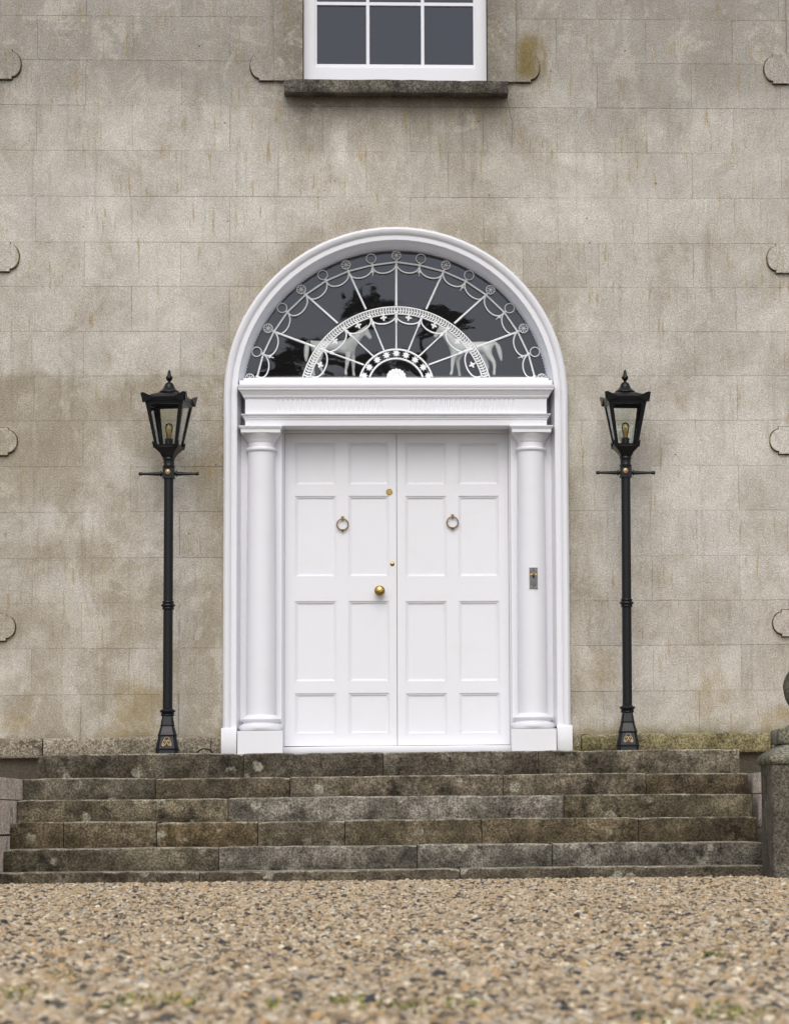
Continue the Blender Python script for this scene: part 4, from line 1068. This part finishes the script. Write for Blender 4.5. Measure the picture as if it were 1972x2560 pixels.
for k in range(6):
    ico = G('GeometryNodeMeshIcoSphere'); ico.inputs['Radius'].default_value = 1.0; ico.inputs['Subdivisions'].default_value = 2
    sp = G('GeometryNodeSetPosition'); ps = G('GeometryNodeInputPosition'); ns = G('ShaderNodeTexNoise'); ns.inputs['Scale'].default_value = .9; ns.inputs['Detail'].default_value = 1.0
    ad = G('ShaderNodeVectorMath'); ad.operation = 'ADD'; ad.inputs[1].default_value = (k*7.3, k*3.1, k*1.7)
    LK(ps.outputs[0], ad.inputs[0]); LK(ad.outputs[0], ns.inputs['Vector'])
    mp = G('ShaderNodeMapRange'); mp.inputs[1].default_value = .25; mp.inputs[2].default_value = .75; mp.inputs[3].default_value = .62; mp.inputs[4].default_value = 1.32
    LK(ns.outputs[0], mp.inputs[0])
    sc = G('ShaderNodeVectorMath'); sc.operation = 'SCALE'; LK(ps.outputs[0], sc.inputs[0]); LK(mp.outputs[0], sc.inputs['Scale']); LK(sc.outputs[0], sp.inputs['Position'])
    LK(ico.outputs[0], sp.inputs['Geometry'])
    ss = G('GeometryNodeSetShadeSmooth'); LK(sp.outputs[0], ss.inputs[0])
    sm = G('GeometryNodeSetMaterial'); sm.inputs['Material'].default_value = PEB; LK(ss.outputs[0], sm.inputs[0])
    g2i = G('GeometryNodeGeometryToInstance'); LK(sm.outputs[0], g2i.inputs[0]); LK(g2i.outputs[0], jn.inputs[0])
LK(gi.outputs[0], iop.inputs['Points']); LK(jn.outputs[0], iop.inputs['Instance']); iop.inputs['Pick Instance'].default_value = True
rnd_ = G('FunctionNodeRandomValue'); rnd_.data_type = 'INT'
for s_ in rnd_.inputs:
    if s_.type == 'INT' and s_.name == 'Max': s_.default_value = 5
    if s_.type == 'INT' and s_.name == 'Min': s_.default_value = 0
LK([o for o in rnd_.outputs if o.type == 'INT'][0], iop.inputs['Instance Index'])
na = G('GeometryNodeInputNamedAttribute'); na.data_type = 'FLOAT_VECTOR'; na.inputs[0].default_value = 'scl'; LK([o for o in na.outputs if o.type == 'VECTOR'][0], iop.inputs['Scale'])
nb = G('GeometryNodeInputNamedAttribute'); nb.data_type = 'FLOAT_VECTOR'; nb.inputs[0].default_value = 'rot'
e2r = G('FunctionNodeEulerToRotation'); LK([o for o in nb.outputs if o.type == 'VECTOR'][0], e2r.inputs[0]); LK(e2r.outputs[0], iop.inputs['Rotation'])
LK(iop.outputs[0], go.inputs[0])
mod = gravel.modifiers.new('scatter', 'NODES'); mod.node_group = ng

# weeds in the gravel
n = NT('weed_leaf'); c = n.ramp(n.noise(n.pos(), 40, 2), [(.35, (.12, .14, .02)), (.65, (.30, .31, .06))]); WEED = n.bsdf(c, .7, spec=.3)
m = MB(); R_ = random.Random(3)
def tuft(px, py, wpx, nb_):
    d = (PPY+F*math.tan(PIT)); 
    # ground point under the pixel
    v = _f+_r*(px-PPX)/F-_u*(py-PPY)/F; t = -CAM[2]/v[2]; q = CAM+v*t; sx = wpx/F*t
    for i in range(int(nb_*.45)):
        x_ = q[0]+R_.gauss(0, sx*.6); y_ = q[1]+R_.gauss(0, .09); h = R_.uniform(.006, .016); a = R_.uniform(0, 6.3); l = R_.uniform(.006, .016)
        zg = float(gz(np.array(x_), np.array(y_)))+.0085
        w_ = R_.uniform(.0015, .004)
        m.add([(x_-w_*sin(a), y_+w_*cos(a), zg), (x_+w_*sin(a), y_-w_*cos(a), zg), (x_+l*cos(a)+w_*sin(a), y_+l*sin(a)-w_*cos(a), zg+h), (x_+l*cos(a)-w_*sin(a), y_+l*sin(a)+w_*cos(a), zg+h*.9)], [(0, 1, 2, 3)])
for a_ in ((35, 2535, 70, 160), (430, 2540, 130, 260), (300, 2548, 60, 80), (880, 2530, 70, 160), (1000, 2535, 60, 100), (1150, 2530, 60, 90), (1820, 2530, 90, 220), (1780, 2395, 40, 90), (1640, 2550, 60, 70), (420, 2440, 40, 40), (700, 2552, 60, 60), (520, 2260, 30, 25), (150, 2500, 40, 40)): tuft(*a_)
tag(m.build('weeds', WEED, None, 0, fix=False), 'small green weeds growing through the nearest gravel', None, None, 'stuff')

# ------------------------------------------------------------------ trees across the lawn, seen in the window glass
n = NT('conifer_needles'); c = n.ramp(n.noise(n.pos(), 1.2, 3), [(.35, (.012, .02, .010)), (.65, (.035, .05, .022))]); NEED = n.bsdf(c, .8, spec=.2)
n = NT('bark'); c = n.ramp(n.noise(n.map(n.pos(), (1, 1, .2)), 8, 4), [(.35, (.03, .022, .016)), (.65, (.08, .06, .045))]); BARK = n.bsdf(c, .95)
def tree(x, y, boughs, label, top):
    t = thing('cedar_tree', label, 'tree', (x, y, 0), 'dark trees across the lawn')
    m = MB(); m.tube([(0, 0, -.2), (.1, 0, 2), (0, .1, top*.5), (.05, 0, top*.95)], [.45, .36, .22, .05], 10)
    R2 = random.Random(int(x*10+y)); lf = MB()
    for (z_, l, a_, th) in boughs:
        ex, ey = l*cos(a_), l*sin(a_); m.tube([(0, 0, z_-.5), (ex*.5, ey*.5, z_-.15), (ex, ey, z_)], [.09, .05, .02], 6)
        for i in range(int(170*l)):
            u = R2.random()**.75; sp = .28*l*sin(pi*min(1, u*.9+.05))+.1
            px_ = ex*u+R2.gauss(0, sp*.5); py_ = ey*u+R2.gauss(0, sp*.5); pz = z_-.5*(1-u)*.4+R2.gauss(0, th)-.25*u*u*.3
            s_ = R2.uniform(.07, .2); a2 = R2.uniform(0, 6.3); b2 = R2.uniform(-.5, .5)
            d1 = Vector((cos(a2), sin(a2), b2))*s_; d2 = Vector((-sin(a2), cos(a2), R2.uniform(-.6, .6)))*s_*.4
            c_ = Vector((px_, py_, pz)); lf.add([c_-d1, c_+d2, c_+d1, c_-d2], [(0, 1, 2, 3)])
    m.build('trunk', BARK, t, 60); lf.build('crown', NEED, t, 0, fix=False)
def cedar(R2, z0, z1, n_, l0, l1):
    out = []
    for i in range(n_):
        f_ = i/(n_-1); out.append((z0+(z1-z0)*f_, (l0+(l1-l0)*f_)*R2.uniform(.7, 1.2), R2.uniform(0, 6.28), .10+.10*R2.random()))
    return out
RT = random.Random(11)
def side(z, l, a, th=.13): return (z, l, a, th)
tree(-3.3, -60, cedar(RT, 3.0, 13.0, 46, 3.0, .7), 'dark bushy conifer across the lawn, reflected at the left of the fanlight', 13.1)
tree(-9.5, -64, cedar(RT, 2.5, 16.0, 40, 4.2, 1.2), 'broad dark cedar across the lawn, far to the left', 16.2)
tree(-1.3, -62, cedar(RT, 3.5, 12.6, 40, 2.6, 1.2)+[side(13.35, 1.9, pi-.1, .10), side(13.65, 1.7, pi+.1, .09), side(13.2, .8, .15), side(13.1, 1.1, -.2), side(14.5, 1.1, .1, .11), side(14.75, 1.2, -.1, .10), side(15.0, .8, .2, .09), side(14.35, .9, .3, .08)], 'tall spreading cedar across the lawn, reflected left of the middle of the fanlight', 14.9)
tree(.75, -61, cedar(RT, 3.0, 12.3, 30, 2.0, .7)+[side(14.5, .7, .1, .08), side(14.3, 1.0, -.1, .09), side(14.05, 1.2, .1, .09), side(13.3, .6, pi, .10), side(13.05, .7, pi+.2, .10)], 'slim layered cedar across the lawn, reflected right of the middle of the fanlight', 14.4)
tree(8.8, -66, cedar(RT, 2.5, 15.0, 40, 4.0, 1.0), 'broad dark cedar across the lawn, far to the right', 15.2)
